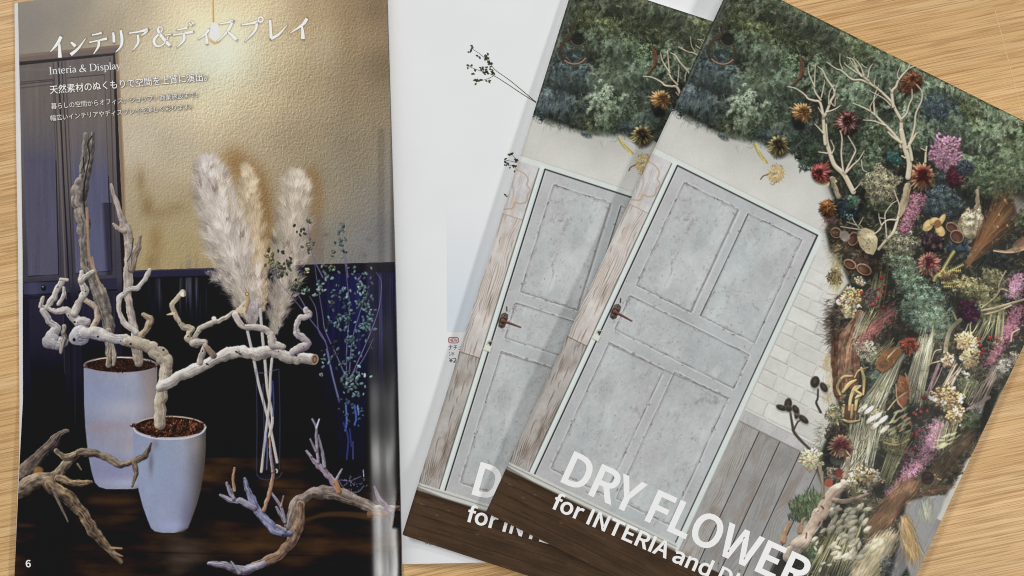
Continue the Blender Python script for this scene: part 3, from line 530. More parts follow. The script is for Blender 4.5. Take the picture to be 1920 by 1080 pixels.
    limb(c, zE((370, 640), (440, 660), (480, 640)), [15, 12, 9], (206, 202, 204), (78, 74, 82), .3, 2); limb(c, zE((480, 530), (478, 620), (455, 725)), [5, 5.5, 2.5], (190, 180, 174), (66, 58, 58), .5, 1)
    limb(c, zE((590, 500), (640, 500), (660, 490)), [10, 9, 6], (210, 204, 200), (90, 84, 88), .25, 1)
    limb(c, zE((575, 610), (600, 590), (615, 600)), [16, 17.5, 15], (206, 203, 208), (86, 84, 96), .22, 0); c.ell(139, 637, 2.8, 3.4, (24, 20, 22)); c.ell(168, 616, 3, 2.4, (26, 22, 22))
    limb(c, zE((630, 575), (740, 580), (870, 620), (1000, 650)), [11, 11.5, 10.5, 11], Lt, (102, 98, 112), .2, 3)
    limb(c, zE((950, 640), (1090, 670), (1190, 730), (1250, 810), (1240, 900)) + zE((1215, 1000), (1205, 1080)) + [(300, 795)], [8, 13, 14, 14, 12, 11.5, 11, 12], (216, 204, 184), (96, 84, 76), .3, 5)
    limb(c, zF((0, 985), (100, 930), (240, 860), (370, 800), (480, 745), (600, 715), (720, 725), (840, 710), (950, 755), (1050, 765), (1150, 775)), [8.5, 11, 11.5, 11, 11.5, 12, 11.5, 12.5, 10.5, 11, 11], (234, 228, 222), (100, 92, 88), .22, 7)
    limb(c, zF((170, 275), (90, 365), (125, 460), (180, 535), (240, 545), (205, 615), (275, 665)), [6, 5, 5.5, 6, 6, 6.5, 7], (216, 204, 178), (92, 82, 72), .25, 4); c.ell(343, 552, 5, 4.5, (230, 224, 212)); c.ell(346.5, 552, 2.2, 3.4, (150, 136, 116)); c.stroke(zF((100, 430), (52, 440)), [3, .8], (206, 190, 164))
    limb(c, zF((260, 610), (300, 545), (400, 500), (450, 485), (540, 430), (600, 400), (660, 330)), [5, 5.5, 5.5, 4.5, 4, 5, 4], (218, 208, 194), (94, 86, 80), .35, 3); c.ell(401, 597, 4.5, 4, (220, 214, 214)); c.stroke(zF((640, 400), (660, 330), (655, 290)), [4.5, 4, 4], (208, 184, 150), 1, 1, shade=(120, 96, 70)); c.ell(463, 551, 4, 4, (150, 112, 74)); c.ell(463, 551, 2, 2, (206, 178, 140))
    limb(c, zF((565, 440), (615, 525), (770, 540), (830, 590), (850, 660), (920, 680)), [7, 6.5, 6, 7.5, 8.5, 6.5], (224, 214, 202), (100, 92, 96), .22, 3); c.ell(452, 581, 9, 6.5, (216, 196, 166), .8)
    limb(c, zF((300, 795), (330, 700), (335, 645), (250, 655)), [6, 5.6, 6, 8], (212, 200, 188), (84, 76, 78), .3, 2); limb(c, zF((345, 680), (400, 745)), [5, 6], (170, 150, 130), (60, 52, 50), .4)
    limb(c, zF((1000, 720), (1055, 690), (1115, 655), (1035, 590), (1020, 540), (1045, 470), (1120, 450), (1095, 400)), [8, 8, 7.5, 6.5, 6, 5.5, 6.5, 6], (222, 212, 206), (90, 82, 96), .2, 4)
    c.ell(590, 674, 7, 10, (150, 128, 108), 1, .15); c.ell(590, 674, 4.5, 7.5, (84, 66, 56), .9, .15); c.ell(590, 674, 2, 4, (150, 124, 100), .8, .15)
    for x, y in zF((575, 720), (600, 735), (355, 812), (1020, 745)): c.ell(x, y, 3.4, 1.8, (44, 34, 32), .9, .5)
    for x, y in zE((735, 605), (980, 660), (1190, 670), (1225, 705), (560, 495)): c.ell(x, y, 2.2, 2., (28, 22, 22), .95)
    # ---- brown driftwood, bottom left
    bl, bd = (150, 132, 112), (40, 33, 29)
    limb(c, zG((130, 460), (230, 340), (330, 240), (380, 180), (430, 163)), [17, 14, 11, 7, 4], (134, 118, 106), (32, 28, 30), .6, 0)
    limb(c, zG((120, 540), (240, 470), (350, 450), (420, 370), (500, 300), (600, 300), (680, 330), (760, 375), (850, 350), (920, 315), (955, 238)), [16, 15, 11, 9, 8, 7.5, 7, 7, 5.5, 6, 2], (172, 154, 132), bd, .6, 3)
    limb(c, zG((845, 360), (862, 430), (835, 510)), [5, 4.5, 2], (160, 142, 120), bd, .5); limb(c, zG((355, 288), (410, 330), (470, 312)), [5, 6.5, 6], (176, 158, 134), bd, .5); limb(c, zG((370, 465), (480, 495), (580, 487)), [9, 8, 3], (190, 164, 130), bd, .6)
    limb(c, zG((310, 500), (420, 580), (520, 680), (590, 790), (670, 890), (770, 995)), [13, 14, 12, 11, 9, 4], (166, 142, 114), bd, .6, 3); limb(c, zG((335, 535), (385, 640), (432, 738)), [3, 2.6, 1.4], (150, 140, 128), bd, .4)
    c.stroke(zG((700, 900), (770, 905)), [2, 1.6], (156, 132, 104)); c.stroke(zG((720, 930), (775, 955)), [2.4, 1], (150, 128, 102)); c.stroke(zG((490, 370), (515, 408)), [2, 1], (120, 104, 90)); c.ell(72, 882, 9, 7, (178, 128, 78), .7, 0, .6)
    c.glow(50, 985, 22, 5, (70, 52, 46), .6)
    # ---- violet-lit driftwood, bottom right
    vl, vd, wl = (188, 186, 204), (60, 52, 62), (156, 132, 108)
    c.stroke(zH((1280, 710), (1100, 690), (960, 690), (830, 720)), [7, 6, 5, 3], (74, 54, 36), .8, 6)
    limb(c, zH((1420, 650), (1250, 655), (1120, 590), (970, 550), (850, 560), (760, 640), (720, 760)), [5, 9, 13, 13, 11, 12, 11], (164, 150, 142), (60, 50, 46), .6, 2)
    limb(c, zH((1420, 640), (1330, 690), (1230, 690)), [2, 6, 8], (128, 100, 74), (50, 36, 26), .5); limb(c, zH((1360, 670), (1290, 600), (1255, 515)), [5, 5, 2], (166, 150, 168), (70, 56, 66), .3)
    limb(c, zH((790, 630), (780, 750), (730, 860), (650, 950), (520, 1010), (420, 1050), (300, 1010), (208, 1000)), [9, 12, 11, 10, 9, 9, 7, 3.5], (160, 132, 110), (52, 38, 34), .6, 2); limb(c, zH((560, 1000), (430, 1050), (300, 1012), (208, 1000)), [6, 9, 7, 3.5], vl, vd, .4); limb(c, zH((400, 1060), (350, 990)), [4, 1.5], vl, vd, .3)
    limb(c, zH((720, 812), (640, 800), (560, 720), (500, 640), (455, 540), (435, 465)), [6, 8.5, 9, 7.5, 6, 3], (176, 180, 210), (58, 56, 78), .45, 1); limb(c, zH((690, 790), (640, 760)), [4, 2], vl, vd, .3)
    limb(c, zH((495, 650), (400, 605), (345, 600), (280, 568)), [6, 6, 5, 2.5], vl, vd, .3); limb(c, zH((365, 590), (340, 540), (322, 492)), [4.5, 4, 3], vl, vd, .3); limb(c, zH((370, 540), (360, 460), (370, 398)), [3, 2.8, 2.4], (196, 160, 130), (96, 70, 56), .3)
    limb(c, zH((690, 740), (660, 690), (635, 645)), [3.4, 3, 2], vl, vd, .3); limb(c, zH((690, 740), (665, 640), (590, 535)), [3, 3.4, 2.2], vl, vd, .3); limb(c, zH((665, 640), (680, 575)), [2, 1.6], (200, 160, 130), vd, .3)
    limb(c, zH((555, 665), (590, 560), (615, 440), (600, 310), (590, 200)), [4, 4, 3.4, 2.6, 2], (196, 160, 132), (90, 66, 60), .35); limb(c, zH((610, 420), (600, 330), (595, 260)), [2.6, 2.6, 2], (204, 196, 216), vd, .2)
    limb(c, zH((1030, 540), (990, 470), (930, 410), (880, 360), (825, 288)), [5, 6.5, 6, 4, 2.2], (196, 182, 206), (84, 64, 72), .3, 1); limb(c, zH((940, 390), (925, 290), (900, 190)), [3.6, 3, 2], vl, vd, .25); limb(c, zH((900, 360), (890, 250), (888, 140), (862, 88)), [3.2, 3, 2.6, 1.8], (206, 198, 222), vd, .2); c.stroke(zH((888, 140), (906, 88)), [2, 1.4], vl); limb(c, zH((885, 290), (850, 215)), [2.4, 1.6], (190, 170, 190), vd, .2)
    limb(c, zH((1005, 490), (1050, 405)), [3.4, 2], (206, 196, 214), vd, .2); limb(c, zH((1010, 480), (1030, 545)), [4.5, 5], (200, 150, 110), (110, 76, 52), .3)
    # ---- dark halo under the white lettering
    for P, R in title_strokes():
        c.stroke(np.array(P) + (.5, .7), np.array(R) + 1.2, (66, 54, 42), .42, 5.)
    for x0, y0, x1, y1, hgt in ((94, 170, 388, 146, 5), (96, 200, 371, 178, 3), (95, 222, 360, 200, 3)):
        c.stroke([(x0, y0), (x1, y1)], [hgt], (88, 76, 60), .24, 5., smoothed=False)
    # pendant lamp
    c.stroke([(398, -90), (398.5, -20), (400, 40)], [1.9], (196, 148, 92)); c.stroke([(397, -90), (397.6, -20), (399, 40)], [.6], (236, 206, 160), .8)
    c.poly([(397, 44), (407, 43), (412, 58), (411, 70), (404, 77), (396, 72), (393, 60)], (228, 227, 230), .95, 3); c.poly([(391, 70), (396, 74), (404, 79), (412, 74), (416, 70), (412, 79), (403, 84), (394, 79)], (198, 150, 96), .7, 2.5)
    finish(c, 1.8)
    return c
# cover print: layout coordinates u (across, from the spine) and v (down); features were measured on the front copy
CO = np.array([1376.5, -44.2]); CU = np.array([.8949, .4462]); CV = np.array([-.42022, .90739]); CW, CH = 783, 1108
CM = np.linalg.inv(np.stack([CU, CV], 1))
def cuv(P): return [tuple(CM @ (np.array(p, float) - CO)) for p in P]
def cz(x0, y0, s=4.): return lambda *p: cuv([(x0 + x / s, y0 + y / s) for x, y in p])
k2, k3, k4, k5, k6 = cz(1150, 0), cz(1440, 0), cz(1440, 250), cz(1440, 500), cz(1440, 760, 3.375)
kd, ke = cz(1080, 250), cz(1080, 500)

def paint_cover():
    rng = np.random.default_rng(9)
    c = Canvas(0, 0, CW, CH, (201, 200, 195)); X, Y = c.X, c.Y; H, W = CH, CW
    # ---- plaster wall
    c.a += (fbm(H, W, 70, 70, rng, 4) * 26)[..., None]; c.a += np.clip((X - 400) / 200, 0, 1)[..., None] * np.array((-4, -5, -9)) + np.exp(-((Y - 250) / 60) ** 2)[..., None] * np.array((-14, -13, -14))
    # ---- whitewashed brick right of the door
    y = 398; row = 0
    while y < 735:
        h = 26 + RNG.integers(-1, 3); x = 356 + (-20 if row % 2 else -2) - RNG.integers(0, 8)
        fade = np.clip((y - 398) / 70, .12, 1)
        while x < 520:
            w = 56 + RNG.integers(-8, 10)
            tone = 207 + RNG.normal(0, 7); col = np.array((tone, tone + 1, tone - 4))
            c.rect(max(x, 357) + 1, y + 1, x + w - 1, y + h - 1, col, .55 * fade, 3)
            if x > 358: c.stroke([(x, y + 3), (x + RNG.normal(0, .8), y + h / 2), (x + 1, y + h - 2)], [1.2, .9, 1.2], (150, 148, 140), 0.5 * fade * (RNG.random() * .6 + .4), 2)
            c.stroke([(max(x, 357) + 3, y), (max(x, 357) + w * .4, y + RNG.normal(0, .9)), (x + w - 4, y + RNG.normal(0, .7))], [1, 1.4, 1], (146, 144, 136), .58 * fade * (RNG.random() * .5 + .5), 2)
            c.stroke([(max(x, 357) + 3, y + 2.5), (x + w - 4, y + 2.5)], [.9], (218, 218, 212), .5 * fade, 2, smoothed=False)
            x += w
        y += h; row += 1
    c.a[398:735, 356:520] += (fbm(337, 164, 12, 12, rng, 3) * 14)[..., None]
    # ---- grey weathered planks at the lower right
    def wood(x0, y0, x1, y1, base, dark, sx=4, sy=60, amt=.6, brown=None, bamt=0, seed=1):
        r = np.random.default_rng(seed); sl = c.box(x0, y0, x1 - 1, y1 - 1)
        if sl is None: return
        h, w = sl[0].stop - sl[0].start, sl[1].stop - sl[1].start
        warp = fbm(h, w, 70, 26, r, 2) * 26; xi = np.arange(w)[None, :] + warp
        line = .5 + .5 * np.sin(xi * (6.28 / sx) + 3 * fbm(h, w, 130, 9, r, 2)); m = np.clip(fbm(h, w, sy, 14, r, 3) * 4 + .35, 0, 1) * line ** 3
        blot = fbm(h, w, 34, 26, r, 4)
        v = c.a[sl]; v[:] = np.array(base) * (1 + .18 * blot[..., None] + .07 * fbm(h, w, 6, 3, r, 2)[..., None])
        v += (np.array(dark) - v) * (m * amt)[..., None]
        if brown is not None: v += (np.array(brown) - v) * np.clip((fbm(h, w, 46, 15, r, 3) - .08) * 5, 0, 1)[..., None] * bamt
    wood(358, 740, 402, 1012, (162, 160, 157), (112, 98, 86), 3.8, 80, .8, (126, 100, 82), .6, 3)
    for i, x in enumerate(range(402, 783, 43)): wood(x, 740, x + 43, 1090, (148, 147, 145), (112, 108, 104), 5, 80, .4, (132, 112, 98), .4, 10 + i); c.rect(x - 1.1, 742, x + .6, 1090, (26, 25, 26), .92); c.rect(x + .8, 742, x + 2, 1090, (196, 196, 198), .35)
    for x in (410, 436, 455, 478, 500): c.ell(x, 1000 + RNG.normal(0, 4), 1.1, 1.1, (40, 38, 38), .8); c.ell(x + 6, 734, .9, .9, (50, 46, 44), .8)
    c.rect(360, 720, 520, 742, (178, 178, 178)); wood(360, 721, 520, 742, (182, 181, 180), (150, 146, 142), 6, 10, .3, None, 0, 31); c.rect(360, 741, 520, 743.5, (118, 114, 110), .8, 1.5); c.rect(360, 719, 520, 720.5, (150, 147, 142), .6, 1.2)
    # ---- pale door frame with its dark reveals
    c.rect(-2, 354.5, 359, 365, (206, 212, 208)); c.rect(-2, 353, 359, 354.6, (176, 176, 168), .6, 2)
    c.rect(347, 358, 357.5, 1012, (206, 213, 210)); c.rect(357, 400, 359.5, 1012, (160, 160, 156), .55, 2)
    # ---- weathered post left of the door
    wood(0, 367, 41, 470, (198, 196, 197), (160, 150, 142), 4.4, 60, .6, (188, 168, 150), .5, 41)
    wood(0, 470, 41, 744, (198, 193, 189), (146, 128, 114), 4.0, 70, .8, (176, 154, 134), .45, 45)
    wood(0, 744, 41, 1006, (174, 169, 164), (84, 74, 66), 4.4, 80, .95, (116, 100, 88), .5, 49)
    c.rect(0, 469, 41, 470.5, (150, 140, 132), .8); c.rect(0, 743, 41, 745, (112, 102, 94), .8)
    for _ in range(26):
        x = 4 + 32 * RNG.random(); y = 480 + 500 * RNG.random(); L = 14 + 26 * RNG.random()
        c.stroke([(x, y), (x + 1.6 * RNG.normal(), y + L / 2), (x + 1.2, y + L)], [.3, .8, .3], (112, 92, 78) if y < 744 else (74, 64, 56), .55)
    c.stroke(kd((545, 210), (600, 250), (625, 300), (610, 340), (628, 380), (605, 420), (590, 465), (540, 475), (500, 462), (480, 500), (415, 498)), [1.2, 1.4, 1.3], (172, 150, 122), .75)
    c.rect(40.4, 366, 42.6, 1006, (92, 88, 86)); c.rect(42.4, 360, 52, 1010, (212, 220, 217)); c.rect(47.5, 366, 50.5, 1010, (190, 196, 194), .5, 2)
    # ---- the panelled door
    c.rect(52, 364, 347, 1002, (176, 179, 180)); sl = c.box(53, 365, 346, 1001); h, w = sl[0].stop - sl[0].start, sl[1].stop - sl[1].start
    bl = fbm(h, w, 60, 46, rng, 5, .6); fine = fbm(h, w, 3.2, 3.2, rng, 2)
    c.a[sl] *= (1 + .16 * bl + .05 * fine)[..., None]; c.a[sl] += (np.clip(fbm(h, w, 90, 60, rng, 3), -.3, .3) * 30)[..., None] * np.array((-.25, .12, .05))
    c.rect(52, 363.6, 347, 366.4, (58, 56, 58)); c.rect(51.4, 364, 54, 1003, (24, 23, 24)); c.rect(54, 366, 55.6, 1000, (206, 208, 208), .5)
    c.rect(345.4, 364, 347.4, 1004, (36, 34, 36)); c.rect(344, 364, 345.4, 440, (20, 20, 20), .7)
    dt = (196, 198, 202)
    def sunk(x0, y0, x1, y1, seed):
        r = np.random.default_rng(seed); sl = c.box(x0, y0, x1 - 1, y1 - 1); h, w = sl[0].stop - sl[0].start, sl[1].stop - sl[1].start
        v = c.a[sl]; v *= (1.02 + .12 * fbm(h, w, 40, 34, r, 5, .65) + .05 * fbm(h, w, 7, 5, r, 2))[..., None]
        st = np.clip((fbm(h, w, 30, 22, r, 5, .7) - .10) * 5, 0, 1) * np.clip(fbm(h, w, 4, 4, r, 2) * 5 + .4, 0, 1); v += (np.array((132, 127, 124)) - v) * (st * .55)[..., None]
        st = np.clip((fbm(h, w, 60, 26, r, 4, .6) - .1) * 4, 0, 1); v += (np.array((202, 208, 205)) - v) * (st * .55)[..., None]
        def edge(a, b, dark, light, k):
            n = 16; P = [(a[0] + (b[0] - a[0]) * t + RNG.normal(0, .28), a[1] + (b[1] - a[1]) * t + RNG.normal(0, .28)) for t in np.linspace(0, 1, n)]
            off = np.array(k, float)
            c.stroke(np.array(P) + off * 2.6, [1.2], light, .5, 2); c.stroke(np.array(P) - off * 2.2, [.9], (150, 148, 150), .45, 1.6)
            c.stroke(P, np.clip(RNG.normal(.6, .28, n), .2, 1.5), dark, .72, 1.)
            for _ in range(5):
                t = RNG.random(); q = (a[0] + (b[0] - a[0]) * t, a[1] + (b[1] - a[1]) * t); c.ell(q[0] + RNG.normal(0, 2), q[1] + RNG.normal(0, 2), 1 + 2.4 * RNG.random() * abs(k[1]) + .3, 1 + 2.4 * RNG.random() * abs(k[0]), (92, 84, 82), .6)
        edge((x0, y0), (x1, y0), (98, 92, 92), (208, 209, 212), (0, -1)); edge((x0, y1), (x1, y1), (112, 107, 106), (212, 214, 215), (0, 1))
        edge((x0, y0), (x0, y1), (116, 110, 110), (204, 206, 209), (-1, 0)); edge((x1, y0), (x1, y1), (104, 99, 100), (210, 212, 214), (1, 0))
        for _ in range(120):
            k = RNG.integers(4); t = RNG.random(); ex = x0 + (x1 - x0) * t if k < 2 else (x0, x1)[k - 2]; ey = (y0, y1)[k] if k < 2 else y0 + (y1 - y0) * t
            d_ = abs(RNG.normal(0, 5)); ex += RNG.normal(0, 3.2); ey += RNG.normal(0, 3.2); L_ = .8 + 3.2 * RNG.random() ** 2
            c.ell(ex, ey, L_ if k < 2 else L_ * .45, L_ * .45 if k < 2 else L_, (134, 126, 121) if RNG.random() < .6 else (210, 213, 212), .42, RNG.normal(0, .3), .5)
        for _ in range(60): q = (x0 + (x1 - x0) * RNG.random(), y0 + (y1 - y0) * RNG.random()); c.ell(q[0], q[1], .5 + .8 * RNG.random(), .4 + .6 * RNG.random(), (112, 104, 102), .45, RNG.random() * 3)
        for _ in range(10): q = (x0 + (x1 - x0) * RNG.random(), y0 + (y1 - y0) * RNG.random()); c.stroke([q, (q[0] + RNG.normal(0, 3), q[1] + RNG.normal(0, 8)), (q[0] + RNG.normal(0, 5), q[1] + RNG.normal(0, 14))], [.5], (126, 118, 116), .4)
    sunk(77, 388, 191, 600, 61); sunk(211, 386, 323, 598, 62); sunk(75, 623, 324, 692, 63); sunk(76, 719, 190, 979, 64); sunk(211, 714, 322, 975, 65)
    c.stroke([(190, 389), (190.6, 500), (190, 599)], [1.6], (132, 128, 128), .6, 2); c.stroke([(195.5, 390), (195, 598)], [1.2], (206, 207, 210), .5, 2, smoothed=False)
    c.stroke([(211, 388), (210.5, 500), (210, 597)], [1.1, .8, 1.3], (70, 65, 65), .75); c.stroke([(75, 722), (200, 719), (323, 712)], [1.2], (120, 116, 115), .55, 2)
    for _ in range(70): q = (57 + 286 * RNG.random(), 368 + 630 * RNG.random()); c.ell(q[0], q[1], .6 + RNG.random(), .5 + .5 * RNG.random(), (96, 88, 86), .55, RNG.random() * 3)
    c.poly([(214, 380), (238, 381), (250, 420), (226, 430)], (160, 158, 160), .25, 6)
    # handle and padlock
    c.poly(ke((262, 335), (290, 285), (320, 280), (338, 300), (332, 330), (300, 390), (275, 398), (252, 378)), (78, 64, 60)); c.poly(ke((268, 335), (292, 292), (316, 288), (326, 304), (298, 360), (268, 372)), (124, 104, 96), .7)
    c.ell(*ke((294, 338))[0], 6.2, 6.2, (38, 30, 28)); c.ell(*ke((292, 336))[0], 4.2, 4.2, (112, 84, 70)); c.stroke(ke((290, 340), (340, 365), (418, 408)), [2.8, 2.3, 1.4], (128, 92, 76), 1, 1, shade=(52, 36, 30)); c.ell(*ke((312, 302))[0], 1.2, 1.2, (24, 20, 20)); c.ell(*ke((275, 378))[0], 1.2, 1.2, (24, 20, 20)); c.stroke(ke((335, 240), (332, 270)), [1.1], (44, 40, 40))
    P = ke((115, 530), (140, 500), (185, 520), (165, 562)); c.poly([(a + 1.5, b + 2) for a, b in P], (110, 110, 106), .5, 3); c.poly(P, (212, 212, 202)); c.stroke(ke((150, 500), (165, 478), (195, 485), (188, 515)), [1.1], (176, 172, 156)); c.ell(*ke((170, 493))[0], 2.2, 2.6, (70, 66, 54))
    # ---- sill and dark floor
    c.poly([(-2, 1004), (60, 1004), (350, 1000), (352, 1012), (54, 1016), (-2, 1012)], (196, 197, 192)); c.poly([(-2, 1012), (54, 1016), (352, 1011), (352, 1016), (54, 1021), (-2, 1017)], (134, 130, 122)); c.poly([(-2, 1008), (352, 1005), (352, 1006.5), (-2, 1010)], (120, 118, 112), .7)
    sl = c.box(0, 1012, 782, 1107); h, w = sl[0].stop - sl[0].start, sl[1].stop - sl[1].start
    t = np.clip((c.X[:, sl[1]] - 390) / 60, 0, 1); top = 1018 + 0 * t - .010 * np.clip(c.X[:, sl[1]] - 50, 0, 400)
    m = np.clip((c.Y[sl[0]] - top) / 2 + .5, 0, 1)
    f = np.array((72, 56, 43)) * (1 + .30 * fbm(h, w, 7, 90, rng, 4) + .22 * fbm(h, w, 26, 60, rng, 3) + .06 * fbm(h, w, 2.5, 20, rng, 2))[..., None]
    f *= (.80 + .2 * np.clip((c.Y[sl[0]] - top) / 18, 0, 1))[..., None]
    v = c.a[sl]; v += (f - v) * m[..., None]
    for yy, a in ((1042, .55), (1062, .5), (1086, .6)): c.stroke([(0, yy), (200, yy + RNG.normal(0, 1)), (500, yy)], [.7], (42, 32, 25), a)
    for _ in range(60): q = (420 * RNG.random(), 1026 + 80 * RNG.random()); c.stroke([q, (q[0] + 14 + 26 * RNG.random(), q[1] + RNG.normal(0, 1.2))], [.4 + .5 * RNG.random()], (46, 35, 27) if RNG.random() < .7 else (104, 84, 66), .5, smoothed=False)
    for q in ((18, 1041), (52, 1052), (70, 1037), (136, 1063)): c.ell(q[0], q[1], 2.2, .7, (132, 116, 98), .7, -.1)
    # ---- the hanging mass of greenery and dried flowers: dark inside, everything else on top
    mass = cuv([(1340, -60), (1000, 200), (1262, 198), (1300, 222), (1330, 240), (1365, 250), (1400, 256), (1440, 272), (1480, 275), (1500, 290), (1515, 310), (1542, 318), (1552, 345), (1562, 372), (1560, 400), (1548, 430), (1556, 470), (1580, 500), (1592, 530), (1570, 560), (1556, 590), (1560, 640), (1566, 700), (1572, 780), (1560, 800), (1538, 850), (1530, 880), (1540, 905), (1580, 920), (1560, 960), (1500, 1010), (1460, 1040), (1440, 1080), (1460, 1180), (1690, 1180), (1710, 1100), (1690, 1010), (1700, 940), (1775, 930), (1850, 800), (1875, 740), (1940, 640), (2160, 300), (1700, -80)])
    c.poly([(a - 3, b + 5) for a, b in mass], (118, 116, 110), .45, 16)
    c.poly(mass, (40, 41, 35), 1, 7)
    mm = c.polymask(mass, 4)
    n = 15000; ux = CW * RNG.random(n); vy = CH * RNG.random(n); inside = np.zeros(n, bool)
    ii = np.clip((vy - mm[0][0].start).astype(int), 0, mm[1].shape[0] - 1); jj = np.clip((ux - mm[0][1].start).astype(int), 0, mm[1].shape[1] - 1)
    inside = (mm[1][ii, jj] > .9) & (vy >= mm[0][0].start) & (ux >= mm[0][1].start); ux, vy = ux[inside], vy[inside]; n = len(ux)
    pal = np.array(((62, 66, 50), (78, 76, 54), (86, 70, 52), (52, 58, 56), (98, 92, 70), (70, 52, 44), (46, 48, 40), (110, 104, 78)), float)
    tone = fbm(H, W, 40, 40, rng, 3)[vy.astype(int), ux.astype(int)]
    c.dabs(ux, vy, 2.2 + 4.5 * RNG.random(n), .6 + .8 * RNG.random(n), RNG.random(n) * 3.14, np.clip(vary(n, np.array((1, 1, 1)) * 1., .0, .0) * 0 + pal[RNG.integers(0, 8, n)] * (.95 + 1.6 * tone + .16 * RNG.standard_normal(n))[:, None], 12, 170), .8)
    # blue-grey wall still showing between stems
    for P, col in ((cuv([(1868, 680), (1888, 670), (1882, 700), (1850, 725), (1858, 700)]), (168, 166, 158)), (cuv([(1905, 330), (1940, 320), (1940, 380), (1890, 372)]), (150, 142, 126)), (cuv([(1900, 372), (1940, 372), (1940, 410), (1905, 400)]), (140, 138, 138)), (cuv([(1820, 770), (1850, 740), (1840, 780), (1815, 800)]), (168, 168, 168)), (cuv([(1735, 930), (1775, 930), (1765, 960), (1720, 1040), (1660, 1120), (1690, 1010), (1708, 940)]), (146, 147, 147))): c.poly(P, col, .92, 5)
    G = lambda x, y: cuv([(x, y)])[0]
    def M(x, y, rx, ry, col, **k):
        u, v = G(x, y); col = np.array(col) * ((1.22, 1.18, 1.02) if not k.get('under', True) else (1.02, .98, .88)) if col[1] > col[2] else np.array(col) * (.98, .98, .96)
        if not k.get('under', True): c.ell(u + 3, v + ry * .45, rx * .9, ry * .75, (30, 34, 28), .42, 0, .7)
        moss(c, u, v, rx, ry, col, **k)
    dn = 1.15                        # downwards growth in the print
    # top canopy, back to front
    for x, y, rx, ry, col in ((1400, 20, 70, 50, (58, 68, 52)), (1480, 30, 70, 40, (60, 70, 52)), (1560, 70, 70, 40, (66, 76, 58)), (1640, 110, 70, 40, (72, 84, 64)), (1400, 80, 50, 50, (62, 72, 54)), (1470, 90, 60, 40, (60, 70, 54)), (1560, 130, 60, 40, (64, 76, 58)), (1330, 60, 40, 50, (52, 58, 50)),
                              (1720, 150, 50, 40, (70, 84, 66)), (1780, 190, 60, 40, (72, 84, 66)), (1850, 220, 60, 40, (76, 88, 66)), (1920, 260, 70, 50, (78, 90, 66)), (2000, 300, 60, 50, (78, 92, 64)), (1320, 100, 32, 40, (60, 66, 60)), (1300, 160, 34, 42, (40, 50, 54)), (1345, 150, 46, 50, (46, 58, 62)),
                              (1280, 185, 26, 30, (42, 54, 60)), (1340, 205, 40, 34, (44, 54, 56)), (1700, 90, 60, 30, (66, 78, 60)), (1790, 140, 50, 30, (66, 78, 60)), (1450, 240, 44, 30, (66, 78, 72)), (1500, 260, 36, 34, (54, 66, 56)), (1400, 225, 40, 30, (60, 72, 56))):
        M(x, y, rx, ry, col, dens=.95, L=(2, 5.5), dark=.5, v=.2)
    for x, y, rx, ry, col in ((1345, 120, 40, 40, (58, 72, 78)), (1335, 150, 34, 34, (60, 74, 82)), (1300, 190, 26, 26, (52, 68, 76)), (1440, 110, 40, 36, (84, 100, 80)), (1425, 150, 40, 40, (98, 118, 94)), (1405, 185, 36, 36, (100, 120, 96)), (1395, 215, 30, 30, (96, 114, 92)), (1440, 170, 34, 40, (92, 110, 88)), (1480, 130, 30, 30, (84, 108, 90)),
                              (1478, 165, 26, 26, (88, 106, 84)), (1400, 240, 26, 20, (86, 104, 82)), (1455, 215, 34, 30, (84, 104, 86)), (1440, 255, 30, 16, (60, 72, 74)), (1350, 232, 24, 16, (68, 74, 52)), (1370, 250, 16, 8, (72, 80, 60)), (1355, 255, 12, 6, (60, 70, 70)), (1520, 60, 40, 30, (82, 92, 70)), (1540, 90, 34, 26, (86, 96, 74)), (1600, 100, 40, 26, (84, 96, 76)), (1640, 90, 40, 24, (76, 90, 70)),
                              (1600, 170, 44, 30, (82, 100, 78)), (1590, 205, 30, 22, (86, 104, 80)), (1655, 160, 34, 26, (76, 92, 70)), (1680, 120, 30, 24, (76, 92, 70)), (1735, 185, 30, 26, (86, 104, 78)), (1700, 215, 30, 30, (82, 100, 76)), (1780, 240, 30, 30, (86, 106, 84)), (1775, 210, 34, 28, (62, 78, 88)), (1760, 205, 22, 20, (70, 86, 98)),
                              (1845, 255, 46, 30, (92, 108, 82)), (1880, 290, 50, 40, (96, 112, 82)), (1830, 290, 34, 30, (92, 108, 78)), (1860, 330, 46, 34, (94, 112, 78)), (1850, 355, 36, 18, (96, 116, 82)), (1920, 330, 36, 34, (92, 108, 76)), (1960, 350, 50, 40, (86, 100, 72)), (1380, 30, 40, 30, (74, 84, 62)), (1450, 20, 40, 26, (70, 82, 60)), (1420, 60, 30, 24, (76, 86, 64)), (1470, 55, 26, 20, (70, 80, 60)), (1510, 20, 30, 14, (72, 84, 60))):
        M(x, y, rx, ry, col, dens=1.15, L=(1.4, 3.8), w=(.5, .85), dark=.5, under=False, v=.2)
